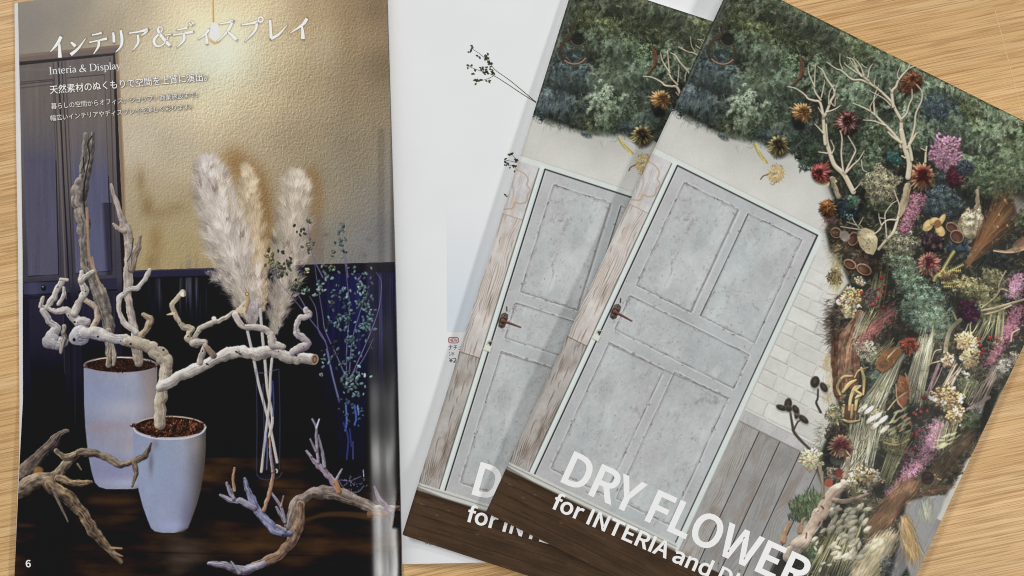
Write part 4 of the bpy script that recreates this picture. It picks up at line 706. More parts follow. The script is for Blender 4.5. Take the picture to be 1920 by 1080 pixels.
    # feathery sprigs hanging over the clumps
    CLP = np.array([(*G(x, y), *col) for x, y, col in ((1290, 20, (70, 78, 62)), (1400, 20, (74, 82, 62)), (1480, 40, (74, 82, 60)), (1560, 80, (84, 92, 70)), (1640, 110, (86, 98, 76)), (1320, 70, (62, 70, 58)), (1300, 150, (60, 70, 70)), (1345, 150, (64, 76, 76)), (1270, 180, (58, 68, 70)), (1335, 205, (58, 68, 68)), (1400, 100, (78, 92, 70)), (1420, 150, (108, 124, 98)), (1400, 200, (110, 126, 98)), (1395, 235, (100, 114, 88)),
                    (1450, 200, (98, 116, 94)), (1480, 140, (94, 114, 92)), (1520, 110, (84, 96, 74)), (1440, 255, (66, 78, 76)), (1480, 270, (66, 78, 70)), (1520, 290, (68, 82, 62)), (1600, 180, (94, 112, 86)), (1660, 150, (90, 106, 82)), (1700, 110, (84, 98, 74)), (1735, 180, (96, 112, 86)), (1700, 220, (94, 110, 82)), (1775, 210, (70, 86, 92)), (1790, 240, (94, 112, 88)), (1760, 140, (84, 98, 76)), (1845, 255, (104, 120, 90)),
                    (1880, 290, (108, 124, 92)), (1860, 340, (104, 122, 86)), (1830, 290, (100, 116, 86)), (1920, 300, (102, 118, 86)), (2000, 330, (98, 112, 80)), (1630, 220, (90, 106, 82)), (1640, 270, (94, 112, 84)), (1580, 260, (86, 100, 78)))])
    tone = fbm(H, W, 50, 50, rng, 3); cl = []
    def bounds(x): return max((x - 1465) * .5, -50), np.interp(x, [1230, 1300, 1365, 1420, 1480, 1540, 1600, 1700, 1780, 1820, 1900, 2000], [185, 208, 238, 246, 264, 272, 290, 280, 250, 350, 370, 400])
    for k in range(112):
        x = 1235 + 745 * ((k * .618034) % 1); t, b = bounds(x); cl.append((x, t - 4 + (b - t - 4) * RNG.random() ** .9, 22 + 15 * RNG.random()))
    for x, y, R_ in ((1425, 150, 38), (1402, 190, 36), (1392, 222, 30), (1440, 110, 30), (1480, 150, 30), (1600, 180, 36), (1655, 150, 32), (1700, 215, 30), (1735, 180, 30), (1845, 255, 38), (1880, 300, 40), (1830, 320, 34), (1300, 185, 30), (1340, 160, 34), (1335, 205, 28), (1470, 255, 28), (1540, 285, 26), (1790, 235, 30), (1865, 345, 34)): cl.append((x, y, R_))
    for x, y, R_ in cl:
        u, v = G(x, y); w = 1 / ((CLP[:, 0] - u) ** 2 + (CLP[:, 1] - v) ** 2 + 160) ** 1.6; base = (w[:, None] * CLP[:, 2:]).sum(0) / w.sum(); base = base * .88 + base.mean() * .12
        base = base * (1.38 + 1.5 * tone[int(np.clip(v, 0, H - 1)), int(np.clip(u, 0, W - 1))] + .10 * RNG.standard_normal())
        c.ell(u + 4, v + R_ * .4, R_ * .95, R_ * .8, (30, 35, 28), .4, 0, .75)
        n = int(R_ * 1.25); r = RNG.random(n) ** .6; th = RNG.random(n) * 6.28; fx = r * np.cos(th); fy = r * np.sin(th)
        li = np.clip(.84 - .34 * (fy * .85 + fx * .5) + .10 * RNG.standard_normal(n), .38, 1.3); o = np.argsort(li)
        an = 1.5 + .8 * fx * -1 * .9 + RNG.normal(0, .45, n) + (fy < -.2) * RNG.normal(0, .7, n)
        fronds(c, (u + fx * R_ * .9)[o], (v + fy * R_ * .8 - 5)[o], an[o], (8 + 12 * RNG.random(n))[o], (base[None] * li[:, None])[o], .5, 3.6)
    # long hanging wisps and fine stems
    for _ in range(8):
        n = 170; xs = 1270 + 640 * RNG.random(n); ys = -20 + 300 * RNG.random(n) * np.clip((xs - 1230) / 150, .3, 1); ys = np.maximum(ys, (xs - 1465) * .5 + 4)
        Q = np.array(cuv(list(zip(xs, ys)))); col = vary(n, (132, 146, 112), .35, .06)
        c.hairs(Q[:, 0], Q[:, 1], 1.2 + RNG.normal(0, .7, n), 7 + 12 * RNG.random(n), col, bend=RNG.normal(0, .8, n), dens=.42)
    for _ in range(6):
        n = 60; xs = 1255 + 260 * RNG.random(n); ys = np.interp(xs, [1250, 1300, 1365, 1400, 1440, 1500], [200, 226, 250, 254, 272, 280]) + RNG.normal(0, 5, n)
        Q = np.array(cuv(list(zip(xs, ys)))); c.hairs(Q[:, 0], Q[:, 1], dn + RNG.normal(0, .9, n), 4 + 9 * RNG.random(n), vary(n, (70, 82, 74), .3), bend=RNG.normal(0, .9, n), dens=.5)
    n = 120; xs = 1275 + 60 * RNG.random(n); ys = 165 + 30 * RNG.random(n); Q = np.array(cuv(list(zip(xs, ys)))); c.hairs(Q[:, 0], Q[:, 1], 1.35 + RNG.normal(0, .2, n), 14 + 16 * RNG.random(n), vary(n, (80, 94, 98), .3), dens=.5)
    # copper rings and brown stems
    u, v = k2((812, 385))[0]; th = np.linspace(0, 6.28, 26)
    c.stroke([(u + 26 * math.cos(t), v + 23 * math.sin(t)) for t in th], [2.2], (84, 62, 46), .85, 1, shade=(34, 26, 22)); c.stroke([(u + 26 * math.cos(t), v + 23 * math.sin(t)) for t in np.linspace(.2, 2., 9)], [1.2], (178, 134, 98), .85)
    u, v = k2((855, 300))[0]; c.ell(u, v, 14, 13, (28, 28, 24), .85, 0, .3); c.stroke([(u + 13 * math.cos(t), v + 11 * math.sin(t)) for t in np.linspace(.3, 2.6, 9)], [1.2], (96, 92, 70), .7); c.stroke(k2((830, 150), (820, 230), (770, 290), (720, 340)), [2.4], (74, 54, 40), .7)
    u, v = k2((1190, 75))[0]; c.stroke([(u + 13 * math.cos(t), v + 11 * math.sin(t)) for t in np.linspace(0, 5.4, 14)], [1.8], (52, 50, 36), .8); c.stroke(k2((1180, 85), (1215, 100)), [1.1], (140, 136, 92), .8); c.stroke(k2((1040, 140), (1060, 110), (1110, 70)), [1.2], (122, 116, 80), .7); c.stroke(k2((1355, 130), (1400, 80)), [1.4], (118, 96, 70), .7)
    limb(c, k2((1400, 440), (1420, 510), (1400, 580), (1345, 640)), [3, 4.5, 3.5, 2], (128, 86, 62), (46, 32, 24), .4)
    for P in (k2((640, 330), (600, 420)), k3((1390, 690), (1330, 740), (1290, 745)), k3((1400, 740), (1500, 800), (1600, 810)), k3((1480, 780), (1640, 850), (1700, 850)), k3((1120, 850), (1170, 900), (1180, 960))): c.stroke(P, [.6], (130, 134, 108), .6)
    # ---- mid mass: clumps
    def blob(z, x, y, rx, ry, col, **k):
        s = 3.375 if z is k6 else 4.
        u, v = z((x, y))[0]; moss(c, u, v, rx / s, ry / s, col, **k)
    blob(k4, 780, 200, 90, 110, (88, 106, 80)); blob(k4, 610, 150, 80, 100, (84, 98, 78), dens=.8); blob(k4, 950, 190, 60, 50, (44, 74, 66), L=(2, 4), w=(1.2, 2.2)); blob(k4, 280, 230, 60, 60, (56, 70, 56)); blob(k4, 330, 120, 80, 60, (50, 62, 48)); blob(k4, 1120, 60, 90, 50, (88, 106, 80))
    blob(k4, 1320, 480, 170, 90, (70, 84, 88), v=.28); blob(k4, 1300, 330, 70, 50, (54, 68, 66)); blob(k4, 1250, 560, 150, 70, (58, 72, 76)); blob(k4, 1700, 620, 110, 120, (36, 42, 46), dens=.5); blob(k4, 1440, 860, 110, 80, (52, 66, 78)); blob(k4, 1700, 930, 150, 70, (40, 46, 46), dens=.6); blob(k4, 1230, 820, 90, 70, (44, 26, 36), L=(2, 4), w=(1.2, 2))
    blob(k4, 1600, 300, 120, 110, (90, 108, 76)); blob(k4, 1780, 330, 130, 120, (88, 102, 72)); blob(k4, 1900, 640, 50, 80, (72, 84, 58)); blob(k4, 870, 600, 120, 60, (60, 66, 46), dens=.6)
    # black hollow left of the teal head
    for z, x, y, rx, ry in ((k4, 1500, 440, 40, 60), (k4, 1000, 330, 36, 70), (k4, 880, 640, 110, 60), (k4, 700, 480, 60, 100), (k3, 890, 870, 60, 60), (k4, 620, 330, 60, 60), (k4, 1680, 560, 120, 90), (k4, 400, 20, 100, 50)):
        u, v = z((x, y))[0]; c.ell(u, v, rx / 4, ry / 4, (22, 23, 22), .6, 0, .5)
    for z, x, y, rx, ry, col in ((k4, 700, 300, 90, 110, (72, 86, 68)), (k4, 880, 570, 150, 60, (60, 68, 50)), (k4, 620, 830, 120, 110, (72, 58, 44)), (k4, 760, 1000, 150, 80, (60, 46, 38)), (k5, 760, 420, 120, 140, (58, 50, 40)), (k5, 1300, 640, 110, 160, (56, 54, 44)), (k5, 1620, 760, 170, 120, (112, 102, 88)), (k5, 960, 480, 70, 90, (50, 44, 36)),
                              (k6, 700, 220, 130, 90, (92, 88, 66)), (k6, 880, 330, 70, 70, (96, 72, 76)), (k6, 560, 240, 80, 90, (88, 82, 62)), (k6, 1010, 220, 90, 90, (92, 78, 76)), (k6, 420, 180, 60, 60, (64, 54, 46)), (k6, 600, 600, 120, 90, (104, 98, 74)), (k3, 1250, 800, 130, 100, (62, 76, 82)), (k3, 600, 1000, 130, 90, (66, 78, 58)), (k3, 850, 1000, 110, 90, (74, 88, 64)), (k5, 500, 80, 60, 60, (66, 54, 42)), (k5, 1850, 700, 70, 60, (128, 116, 106)), (k5, 1180, 1000, 120, 60, (96, 92, 70))):
        blob(z, x, y, rx, ry, col, L=(2, 5), dens=.8)
    # brown and olive wisps beyond the left edge of the column
    for (ax, ay), (bx, by), col in (((1548, 395), (1566, 470), (112, 84, 66)), ((1566, 470), (1580, 520), (146, 128, 84)), ((1556, 585), (1560, 650), (66, 54, 46)), ((1556, 660), (1560, 780), (160, 138, 96)), ((1545, 790), (1535, 850), (112, 104, 82))):
        n = 90; t = RNG.random(n); Q = np.array(cuv([(ax + (bx - ax) * a + RNG.normal(0, 5), ay + (by - ay) * a + RNG.normal(0, 5)) for a in t])); c.hairs(Q[:, 0], Q[:, 1], 2.4 + RNG.normal(0, .7, n), 6 + 12 * RNG.random(n), vary(n, col, .25), bend=RNG.normal(0, .7, n), dens=.45)
    # flowers that hang under the greenery at its left end
    u, v = kd((1500, 305))[0]; moss(c, u, v, 15, 18, (196, 174, 128), L=(1.5, 3), v=.12, dark=.7); c.stroke(kd((1455, 375), (1480, 388), (1500, 350)), [.8], (150, 126, 80), .8)
    for k in range(16): a = k / 16 * 6.28; c.stroke([(u + 9 * math.cos(a), v + 11 * math.sin(a)), (u + 18 * math.cos(a), v + 19 * math.sin(a))], [2., .5], (186, 162, 112), .9)
    c.stroke(kd((1385, 345), (1405, 320), (1440, 310)), [1.2], (120, 92, 58)); c.stroke(kd((1340, 90), (1380, 160), (1430, 220)), [2.2, 3, 2.4], (150, 138, 72), .9, 2); u, v = kd((1520, 95))[0]; protea(c, u, v, 21, (150, 140, 92), (84, 72, 48), (38, 30, 22), flat=.7); c.stroke(kd((1350, 80), (1375, 150), (1425, 225)), [.8], (214, 200, 130), .8)
    for t in np.linspace(0, 1, 9): q = kd((1345 + 85 * t, 85 + 140 * t))[0]; c.ell(q[0] + RNG.normal(0, 2), q[1] + RNG.normal(0, 2), 1.8, 1.2, (206, 190, 112), .9)
    # moss heads
    blob(k4, 845, 390, 148, 150, (158, 152, 118), L=(1.6, 3.6), dark=.5, v=.16, dens=1.1); blob(k4, 985, 850, 135, 170, (150, 147, 114), L=(1.6, 3.6), dark=.5, v=.17); blob(k4, 1020, 1000, 150, 90, (112, 128, 100))
    blob(k4, 470, 640, 56, 40, (118, 80, 80), L=(1.5, 4)); blob(k4, 600, 560, 90, 90, (34, 42, 48), L=(2, 4.5), w=(1.4, 2.4)); blob(k4, 640, 510, 50, 50, (62, 92, 74), L=(2.4, 4), w=(1.6, 2.2), dens=.6); blob(k4, 600, 630, 60, 30, (82, 108, 98), L=(1.6, 3), w=(1.4, 2), dens=.3)
    # pink statice, hydrangea and amaranth
    def F(z, x, y, rx, ry, col, **k):
        s = 3.375 if z is k6 else 4.; u, v = z((x, y))[0]; florets(c, u, v, rx / s, ry / s, col, **k)
    F(k4, 1330, 140, 118, 130, (164, 116, 138), size=3.4); F(k4, 1400, 330, 66, 70, (70, 30, 42), size=3); F(k4, 1480, 260, 70, 60, (66, 70, 76), size=2.6, dens=.7)
    for i in range(9):
        t = i / 8; F(k4, 1130 - 110 * t, 480 + 235 * t, 66 - 24 * t, 50, (146, 94, 110), size=2.3, dens=.7, gap=i % 2 == 0)
    n = 260; t = RNG.random(n); Q = np.array(k4(*[(1130 - 110 * a + 60 * (1 - .4 * a) * RNG.normal(0, .5), 470 + 250 * a + RNG.normal(0, 18)) for a in t])); c.dabs(Q[:, 0], Q[:, 1], 2.6, .7, RNG.random(n) * 3, vary(n, (166, 108, 126), .3), .85)
    # artichokes, cups and pods
    u, v = k4((1525, 680))[0]; limb(c, k4((1565, 430), (1572, 520), (1570, 570)), [4, 4.5, 7], (188, 172, 138), (96, 84, 62), .3); c.ell(u, v, 25, 28, (120, 104, 76), 1); moss(c, u, v, 25, 29, (204, 186, 148), L=(2, 4.5), w=(.7, 1.3), dark=.62, v=.12, dirn=1.3, spread=2.4)
    for x, y, rx, ry in ((1380, 705, 46, 34), (1416, 772, 50, 44), (510, 745, 40, 36), (615, 980, 46, 30), (720, 1020, 56, 36), (640, 790, 36, 50)):
        u, v = k4((x, y))[0]; c.ell(u + 1, v + 2, rx / 4 + 2.4, ry / 4 + 2.4, (36, 26, 20), .7); c.ell(u, v, rx / 4 + 1, ry / 4 + 1, (158, 124, 96)); c.ell(u, v + .6, rx / 4 - .8, ry / 4 - 1, (72, 44, 34)); c.ell(u - 1, v + 2, rx / 7, ry / 8, (108, 68, 52), .7, 0, .5)
    for x, y, rx, ry, an in ((1200, 690, 34, 50, .2), (1300, 650, 20, 52, .1), (1290, 730, 46, 32, .6), (1250, 660, 30, 40, 1.)):
        u, v = k4((x, y))[0]; c.ell(u + 1, v + 1.5, rx / 4, ry / 4, (60, 44, 24), .7, an); c.ell(u, v, rx / 4, ry / 4, (202, 168, 100), 1, an); c.ell(u - 1.5, v - 2, rx / 8, ry / 7, (226, 200, 140), .7, an, .5)
    c.ell(*k4((1270, 680))[0], 7, 8, (128, 86, 50), .9)
    u, v = k4((745, 810))[0]; c.poly(k4((680, 720), (730, 708), (790, 730), (822, 790), (818, 860), (790, 912), (740, 900), (690, 850), (668, 780)), (204, 184, 138)); moss(c, u, v, 15, 20, (206, 188, 144), L=(1, 2.6), w=(.5, .9), v=.09, dark=.8, dens=.6); c.stroke(k4((690, 745), (745, 760), (800, 850)), [1, .8], (226, 212, 176), .8)
    c.ell(*k4((575, 770))[0], 11, 9, (168, 156, 146), .8, .4); c.poly(k4((1700, 870), (1780, 880), (1850, 850), (1920, 780), (1960, 760), (1960, 860), (1870, 890), (1780, 895)), (170, 130, 98)); c.stroke(k4((1690, 880), (1780, 893), (1870, 885), (1960, 850)), [1.4], (204, 170, 138)); c.poly(k4((1820, 860), (1860, 800), (1960, 750), (1960, 800), (1900, 850)), (120, 84, 60), .8, 2)
    # rust coloured broom fanning to the right
    for b in range(7):
        n = 90; t = RNG.random(n); x0 = np.array([1475., 1015.]); Q = np.array(k4(*[(1480 + 130 * a + RNG.normal(0, 8), 1000 - 210 * a + RNG.normal(0, 10)) for a in t])); e = np.array(k4((1475, 1015), (1860, 440))); an = math.atan2(e[1, 1] - e[0, 1], e[1, 0] - e[0, 0])
        c.hairs(Q[:, 0], Q[:, 1], an + RNG.normal(0, .17, n), 60 + 75 * RNG.random(n), vary(n, (126, 84, 52) if b > 2 else (72, 46, 30), .3), bend=RNG.normal(0, .15, n), dens=.42)
    for x, y in ((1720, 700), (1730, 610), (1775, 500), (1790, 690)): c.ell(*k4((x, y))[0], 2.4, 1.6, (206, 156, 92), .85, .8)
    # ---- proteas
    u, v = k2((1412, 850))[0]; protea(c, u, v, 21, (186, 150, 98), (170, 122, 70), (96, 60, 32), flat=1.1, open=.5); c.ell(u + 3, v + 22, 14, 10, (24, 22, 26), .85, 0, .5)
    u, v = k3((592, 925))[0]; protea(c, u, v, 25, (98, 60, 50), (176, 130, 122), (40, 14, 15), open=.5); 
    u, v = k3((1085, 605))[0]; protea(c, u, v, 20, (126, 76, 48), (140, 86, 56), (48, 26, 20), open=.34); blob(k3, 1030, 670, 60, 40, (96, 50, 34), dens=.8)
    for t in np.linspace(0, 6.28, 10): q = k4((440 + 60 * math.cos(t), 355 + 24 * math.sin(t)))[0]; c.ell(q[0], q[1], 5, 3, (206, 180, 116), .9, t)
    u, v = k4((400, 295))[0]; protea(c, u, v, 20, (142, 64, 58), (164, 88, 84), (52, 18, 18), ang=-.3); limb(c, k4((480, 340), (505, 420), (530, 475)), [5, 4.5, 4.5], (196, 182, 152), (92, 80, 62), .3)
    u, v = k4((450, 560))[0]; protea(c, u, v, 18, (122, 80, 46), (152, 106, 62), (92, 58, 36), open=.3)
    limb(c, k4((1050, 400), (1020, 540), (985, 620)), [8, 7, 5], (208, 188, 152), (110, 90, 66), .3)
    u, v = k4((1150, 325))[0]; protea(c, u, v, 28, (182, 146, 102), (138, 58, 46), (56, 18, 15), open=.46); 
    u, v = k4((1208, 985))[0]; protea(c, u, v, 24, (170, 108, 88), (180, 124, 110), (86, 28, 32), open=.55); c.ell(u + 4, v - 2, 3, 2.4, (206, 70, 92), .8)
    # yellow banksia fronds with saw-toothed edges
    for P in (k4((1300, 1050), (1330, 990), (1365, 930), (1395, 885)), k4((1290, 1070), (1370, 1030), (1460, 985)), k4((1245, 1110), (1260, 1070), (1320, 1030)), k5((1300, 120), (1400, 125), (1520, 130)), k5((1280, 70), (1340, 40), (1440, 30)), k5((1320, 150), (1420, 140), (1470, 70))):
        Q = catmull(P, 7); d = np.gradient(Q, axis=0)
        for q, e in zip(Q, d):
            nrm = np.array([-e[1], e[0]]) / (np.hypot(*e) + 1e-6)
            for s_ in (-1, 1): c.stroke([q, q + nrm * s_ * 3.6 + e * .2], [1.1, .4], np.array((186, 172, 88)) * (1.1 if s_ < 0 else .85), .95, smoothed=False)
        c.stroke(Q, [.9], (214, 200, 132), .8, smoothed=False)
    u, v = k5((1370, 85))[0]; moss(c, u, v, 20, 12, (112, 92, 62), dark=.5)
    # ---- left flank: dark plume, bark, straw
    e = np.array(k5((560, 240), (520, 640))); 
    for b in range(5):
        n = 150; t = RNG.random(n); Q = np.array(k5(*[(570 - 30 * a + RNG.normal(0, 26), 210 + 420 * a) for a in t])); c.hairs(Q[:, 0], Q[:, 1], 2.0 + RNG.normal(0, .5, n), 9 + 13 * RNG.random(n), vary(n, (52, 42, 36) if b < 4 else (110, 92, 78), .35), bend=RNG.normal(0, .4, n), dens=.55)
    n = 130; Q = np.array(k5(*[(470 + RNG.normal(0, 14), 240 + 340 * RNG.random()) for _ in range(n)])); c.hairs(Q[:, 0], Q[:, 1], 2.6 + RNG.normal(0, .4, n), 6 + 8 * RNG.random(n), vary(n, (66, 52, 44), .3), dens=.6)
    n = 120; Q = np.array(k5(*[(520 + RNG.normal(0, 26), -60 + 220 * RNG.random()) for _ in range(n)])); c.hairs(Q[:, 0], Q[:, 1], 1.5 + RNG.normal(0, .3, n), 8 + 16 * RNG.random(n), vary(n, (160, 142, 90), .25), dens=.5)
    n = 120; Q = np.array(k5(*[(450 + RNG.normal(0, 16), 640 + 360 * RNG.random()) for _ in range(n)])); c.hairs(Q[:, 0], Q[:, 1], 1.3 + RNG.normal(0, .3, n), 10 + 16 * RNG.random(n), vary(n, (176, 152, 104), .2), dens=.4)
    for P, R, L_, D_ in ((k5((690, 350), (620, 470), (570, 560), (540, 700), (545, 850), (540, 980)), [7, 11, 12, 13, 12, 8], (140, 104, 80), (58, 40, 30)), (k5((700, 360), (650, 480), (610, 620), (600, 780), (590, 900)), [4, 6, 7, 8, 6], (158, 118, 90), (70, 46, 36)), (k5((510, 480), (495, 640), (500, 800), (520, 960)), [5, 6, 7, 6], (120, 86, 64), (48, 32, 24)), (k5((650, 600), (660, 760), (640, 900)), [6, 8, 8], (126, 84, 66), (60, 38, 30))): limb(c, P, R, L_, D_, .8)
    def straw(z, a, b, wa, wb, n, cols, wd=.6, jit=4, dk=.5):
        for k in range(n):
            t = RNG.random(); s_ = RNG.normal(0, .3); P = np.array([a, ((a[0] + b[0]) / 2, (a[1] + b[1]) / 2), b], float); P[:, 0] += np.array([wa, (wa + wb) / 2, wb]) * (t - .5) * 2 + RNG.normal(0, jit, 3); P[0, 1] += RNG.normal(0, jit * 5); P[2, 1] += RNG.normal(0, jit * 6)
            Q = z(*P); col = np.array(cols[RNG.integers(len(cols))]) * (1 + .16 * RNG.standard_normal())
            if RNG.random() < dk: c.stroke(np.array(Q) + .9, [wd], (36, 34, 28), .5)
            c.stroke(Q, [wd * (.55 + .5 * RNG.random()), wd * (.8 + .5 * RNG.random()), wd * .4], np.clip(col, 10, 240), .78)
            if RNG.random() < .25: e_ = np.array(Q[-1]); c.ell(e_[0], e_[1], .9, 3.2, np.clip(col * 1.05, 10, 236), .8, .25 + RNG.normal(0, .3))
    ST = ((206, 200, 166), (186, 182, 146), (222, 218, 190), (150, 146, 112))
    straw(k5, (740, 350), (660, 540), 50, 30, 16, ST, .8); straw(k5, (800, 330), (690, 560), 30, 30, 10, ((196, 190, 130), (150, 148, 100)), .8)
    straw(k5, (850, 60), (800, 290), 60, 70, 26, ((126, 124, 84), (150, 146, 104), (96, 92, 64)), .5)
    # berries and white everlasting
    F(k5, 760, 240, 52, 84, (84, 72, 66), size=1.6, dens=.8)
    F(k5, 620, 250, 84, 96, (188, 158, 106), size=2.7, dens=.8); F(k5, 600, 340, 50, 44, (206, 180, 130), size=2.7); F(k5, 690, 110, 46, 34, (206, 190, 150), size=2.4, dens=.7)
    def whites(z, pts, r=3.2):
        for x, y in pts:
            u, v = z((x, y))[0]
            for _ in range(5): q = (u + RNG.normal(0, 1.8), v + RNG.normal(0, 1.8)); c.ell(q[0] + .7, q[1] + 1, r * .75, r * .55, (120, 104, 80), .6, RNG.random() * 3); c.ell(q[0], q[1], r * (.5 + .4 * RNG.random()), r * (.4 + .3 * RNG.random()), np.array((226, 223, 216)) * (.80 + .18 * RNG.random()), .95, RNG.random() * 3)
    whites(k5, ((485, 240), (520, 255), (560, 230), (610, 160), (540, 280), (660, 320), (640, 300), (590, 370), (680, 290), (600, 250)))
    # feathery mauve plume, grey moss, brown leaf
    for b in range(6):
        n = 120; t = RNG.random(n); Q = np.array(k5(*[(940 - 230 * a + RNG.normal(0, 30), 300 + 260 * a + RNG.normal(0, 26)) for a in t])); c.hairs(Q[:, 0], Q[:, 1], 1.9 + RNG.normal(0, .5, n), 6 + 8 * RNG.random(n), vary(n, (144, 88, 82) if b > 1 else (84, 46, 44), .25), bend=RNG.normal(0, .6, n), dens=.6)
    blob(k5, 1060, 110, 140, 100, (108, 132, 106), L=(1.4, 3.6)); blob(k5, 1070, 300, 90, 140, (112, 138, 114), L=(1.4, 3.6)); blob(k5, 1210, 250, 130, 130, (114, 140, 114), L=(1.4, 3.6)); blob(k5, 1290, 420, 110, 130, (110, 130, 106), L=(2, 5), dens=.8); blob(k5, 1150, 400, 110, 90, (108, 130, 108), L=(1.4, 3.6))
    n = 200; Q = np.array(k5(*[(1280 + RNG.normal(0, 60), 420 + RNG.normal(0, 80)) for _ in range(n)])); c.hairs(Q[:, 0], Q[:, 1], RNG.random(n) * 6.3, 8 + 10 * RNG.random(n), vary(n, (138, 154, 124), .2), bend=RNG.normal(0, 1.4, n), dens=.3)
    blob(k5, 1580, 190, 190, 90, (136, 130, 88), L=(2, 5)); blob(k5, 1700, 90, 110, 70, (120, 118, 82), L=(2, 5)); blob(k5, 1660, 330, 120, 110, (116, 114, 76), L=(2, 5.5), dens=.8)
    blob(k5, 760, 650, 106, 90, (152, 146, 122), L=(1.4, 3.6)); blob(k5, 690, 600, 50, 40, (150, 120, 110), L=(1.4, 3.6)); blob(k5, 790, 830, 70, 70, (84, 100, 84), L=(3, 7), w=(.4, .8))
    straw(k5, (930, 560), (800, 700), 30, 50, 14, ((150, 134, 90),), .5)
    # pale straw sheaf falling through the middle
    straw(k5, (1190, 540), (1080, 1010), 50, 80, 84, ST, .55, 7); straw(k5, (1000, 640), (770, 1070), 22, 90, 84, ST, .55, 8); straw(k6, (620, 100), (560, 400), 90, 110, 74, ST, .5, 10); straw(k6, (560, 330), (470, 480), 60, 60, 26, ST, .5, 8)
    u, v = k5((890, 695))[0]; P = k5((990, 595), (1000, 650), (940, 740), (860, 795), (806, 760), (830, 680), (900, 620)); c.poly([(a + 1.5, b + 2) for a, b in P], (40, 28, 18), .7, 3); c.poly(P, (150, 98, 58), 1, 2); moss(c, u + 1, v + 2, 14, 18, (166, 108, 62), L=(1, 3), v=.16, dens=.5, dark=.75); c.poly(k5((975, 605), (900, 690), (888, 700), (900, 670), (950, 620)), (226, 200, 140))
    u, v = k5((1010, 925))[0]; P = k5((985, 810), (1035, 830), (1062, 920), (1040, 1030), (1010, 1065), (970, 1030), (960, 920)); c.poly([(a + 1.5, b + 2) for a, b in P], (40, 28, 18), .7, 3); c.poly(P, (140, 82, 54), 1, 2); moss(c, u, v, 11, 27, (158, 96, 62), L=(1, 3), v=.16, dens=.5, dark=.72); c.stroke(k5((960, 880), (970, 1000), (1010, 1060)), [.9], (214, 178, 140), .9); c.stroke(k5((900, 1075), (960, 1000), (1035, 945)), [1.2], (206, 168, 122)); c.stroke(k5((1030, 800), (1060, 880), (1070, 1000)), [1.4], (186, 132, 92))
    u, v = k5((1072, 565))[0]
    for k in range(26):
        a = 1.1 + RNG.normal(0, .75) + math.pi; L_ = 16 + 7 * RNG.random(); b_ = (u + RNG.normal(0, 2), v + 14); t_ = (b_[0] + L_ * math.cos(a + .55), b_[1] + 1.15 * L_ * math.sin(a + .55))
        col = np.array(((164, 72, 48), (128, 50, 38), (176, 110, 74))[k % 3]); c.stroke([b_, ((b_[0] + t_[0]) / 2 + 1, (b_[1] + t_[1]) / 2 + 1), t_], [2.6, 3, .6], col * .4, .5, 2); c.stroke([b_, ((b_[0] + t_[0]) / 2, (b_[1] + t_[1]) / 2), t_], [2.2, 2.6, .4], col, .95)
    protea(c, u, v + 8, 17, (156, 68, 46), (126, 50, 36), (76, 28, 22), flat=.7, open=.5); c.ell(u - 3, v - 15, 13, 8, (28, 22, 20), .8, -.3, .5)
    # curled blond strips
    for P, wv in ((k5((540, 960), (520, 900), (560, 830), (630, 820)), 3), (k5((560, 940), (610, 880), (660, 850)), 3.4), (k5((650, 830), (680, 780), (750, 755)), 1.8), (k5((610, 1075), (620, 990), (650, 910), (695, 895)), 3.4), (k5((655, 1075), (670, 980), (700, 960)), 3.2), (k5((690, 900), (660, 930), (700, 960), (655, 985)), 2.6), (k5((700, 760), (720, 850), (715, 960)), 3), (k6((470, 90), (520, 105), (580, 95)), 2.4), (k6((410, 30), (430, 90), (445, 125)), 3), (k6((480, 0), (475, 70)), 3.2), (k6((535, 0), (525, 80)), 3.2)):
        c.stroke(np.array(P) + 1.4, [wv * .9, wv, wv * .6], (44, 32, 22), .6, 2.5); c.stroke(P, [wv * .7, wv, wv * .5], (214, 190, 130), 1, 1, shade=(128, 104, 62))
    c.poly(k6((470, 0), (560, 0), (570, 80), (500, 110), (480, 60)), (120, 76, 46), .35, 4)
    # ---- right side: purple flower, everlasting, heather
    def heather(z, a, b, wa, wb, col, n=420, L=3.):
        for lvl in range(3):
            m = n // 3; t = RNG.random(m); w = (wa + (wb - wa) * t) * (.75 if lvl else .9); Q = np.array(z(*[(a[0] + (b[0] - a[0]) * q + RNG.normal(0, .45) * ww, a[1] + (b[1] - a[1]) * q + RNG.normal(0, .2) * ww) for q, ww in zip(t, w)]))
            c.dabs(Q[:, 0], Q[:, 1], L * (.8 + .5 * RNG.random(m)), (1.5, .9, .8)[lvl], RNG.random(m) * 3.14, vary(m, np.array(col) * (.42, .95, 1.22)[lvl], .2), .85)
    heather(k5, (1880, 60), (1830, 230), 90, 80, (158, 112, 132), 700, 2.8); heather(k5, (1880, 300), (1770, 560), 100, 90, (126, 80, 94), 900, 3.2); heather(k5, (1760, 560), (1640, 740), 90, 60, (120, 78, 88), 500, 3.2)
    F(k5, 1500, 335, 96, 76, (66, 26, 50), size=3, dens=.9); F(k5, 1520, 370, 60, 30, (96, 40, 80), size=2.2, dens=.4, gap=False)
    for x, y in ((1555, 290), (1575, 320), (1520, 420), (1600, 370), (1590, 300)): c.ell(*k5((x, y))[0], 2.2, 1.6, (96, 136, 140), .8)
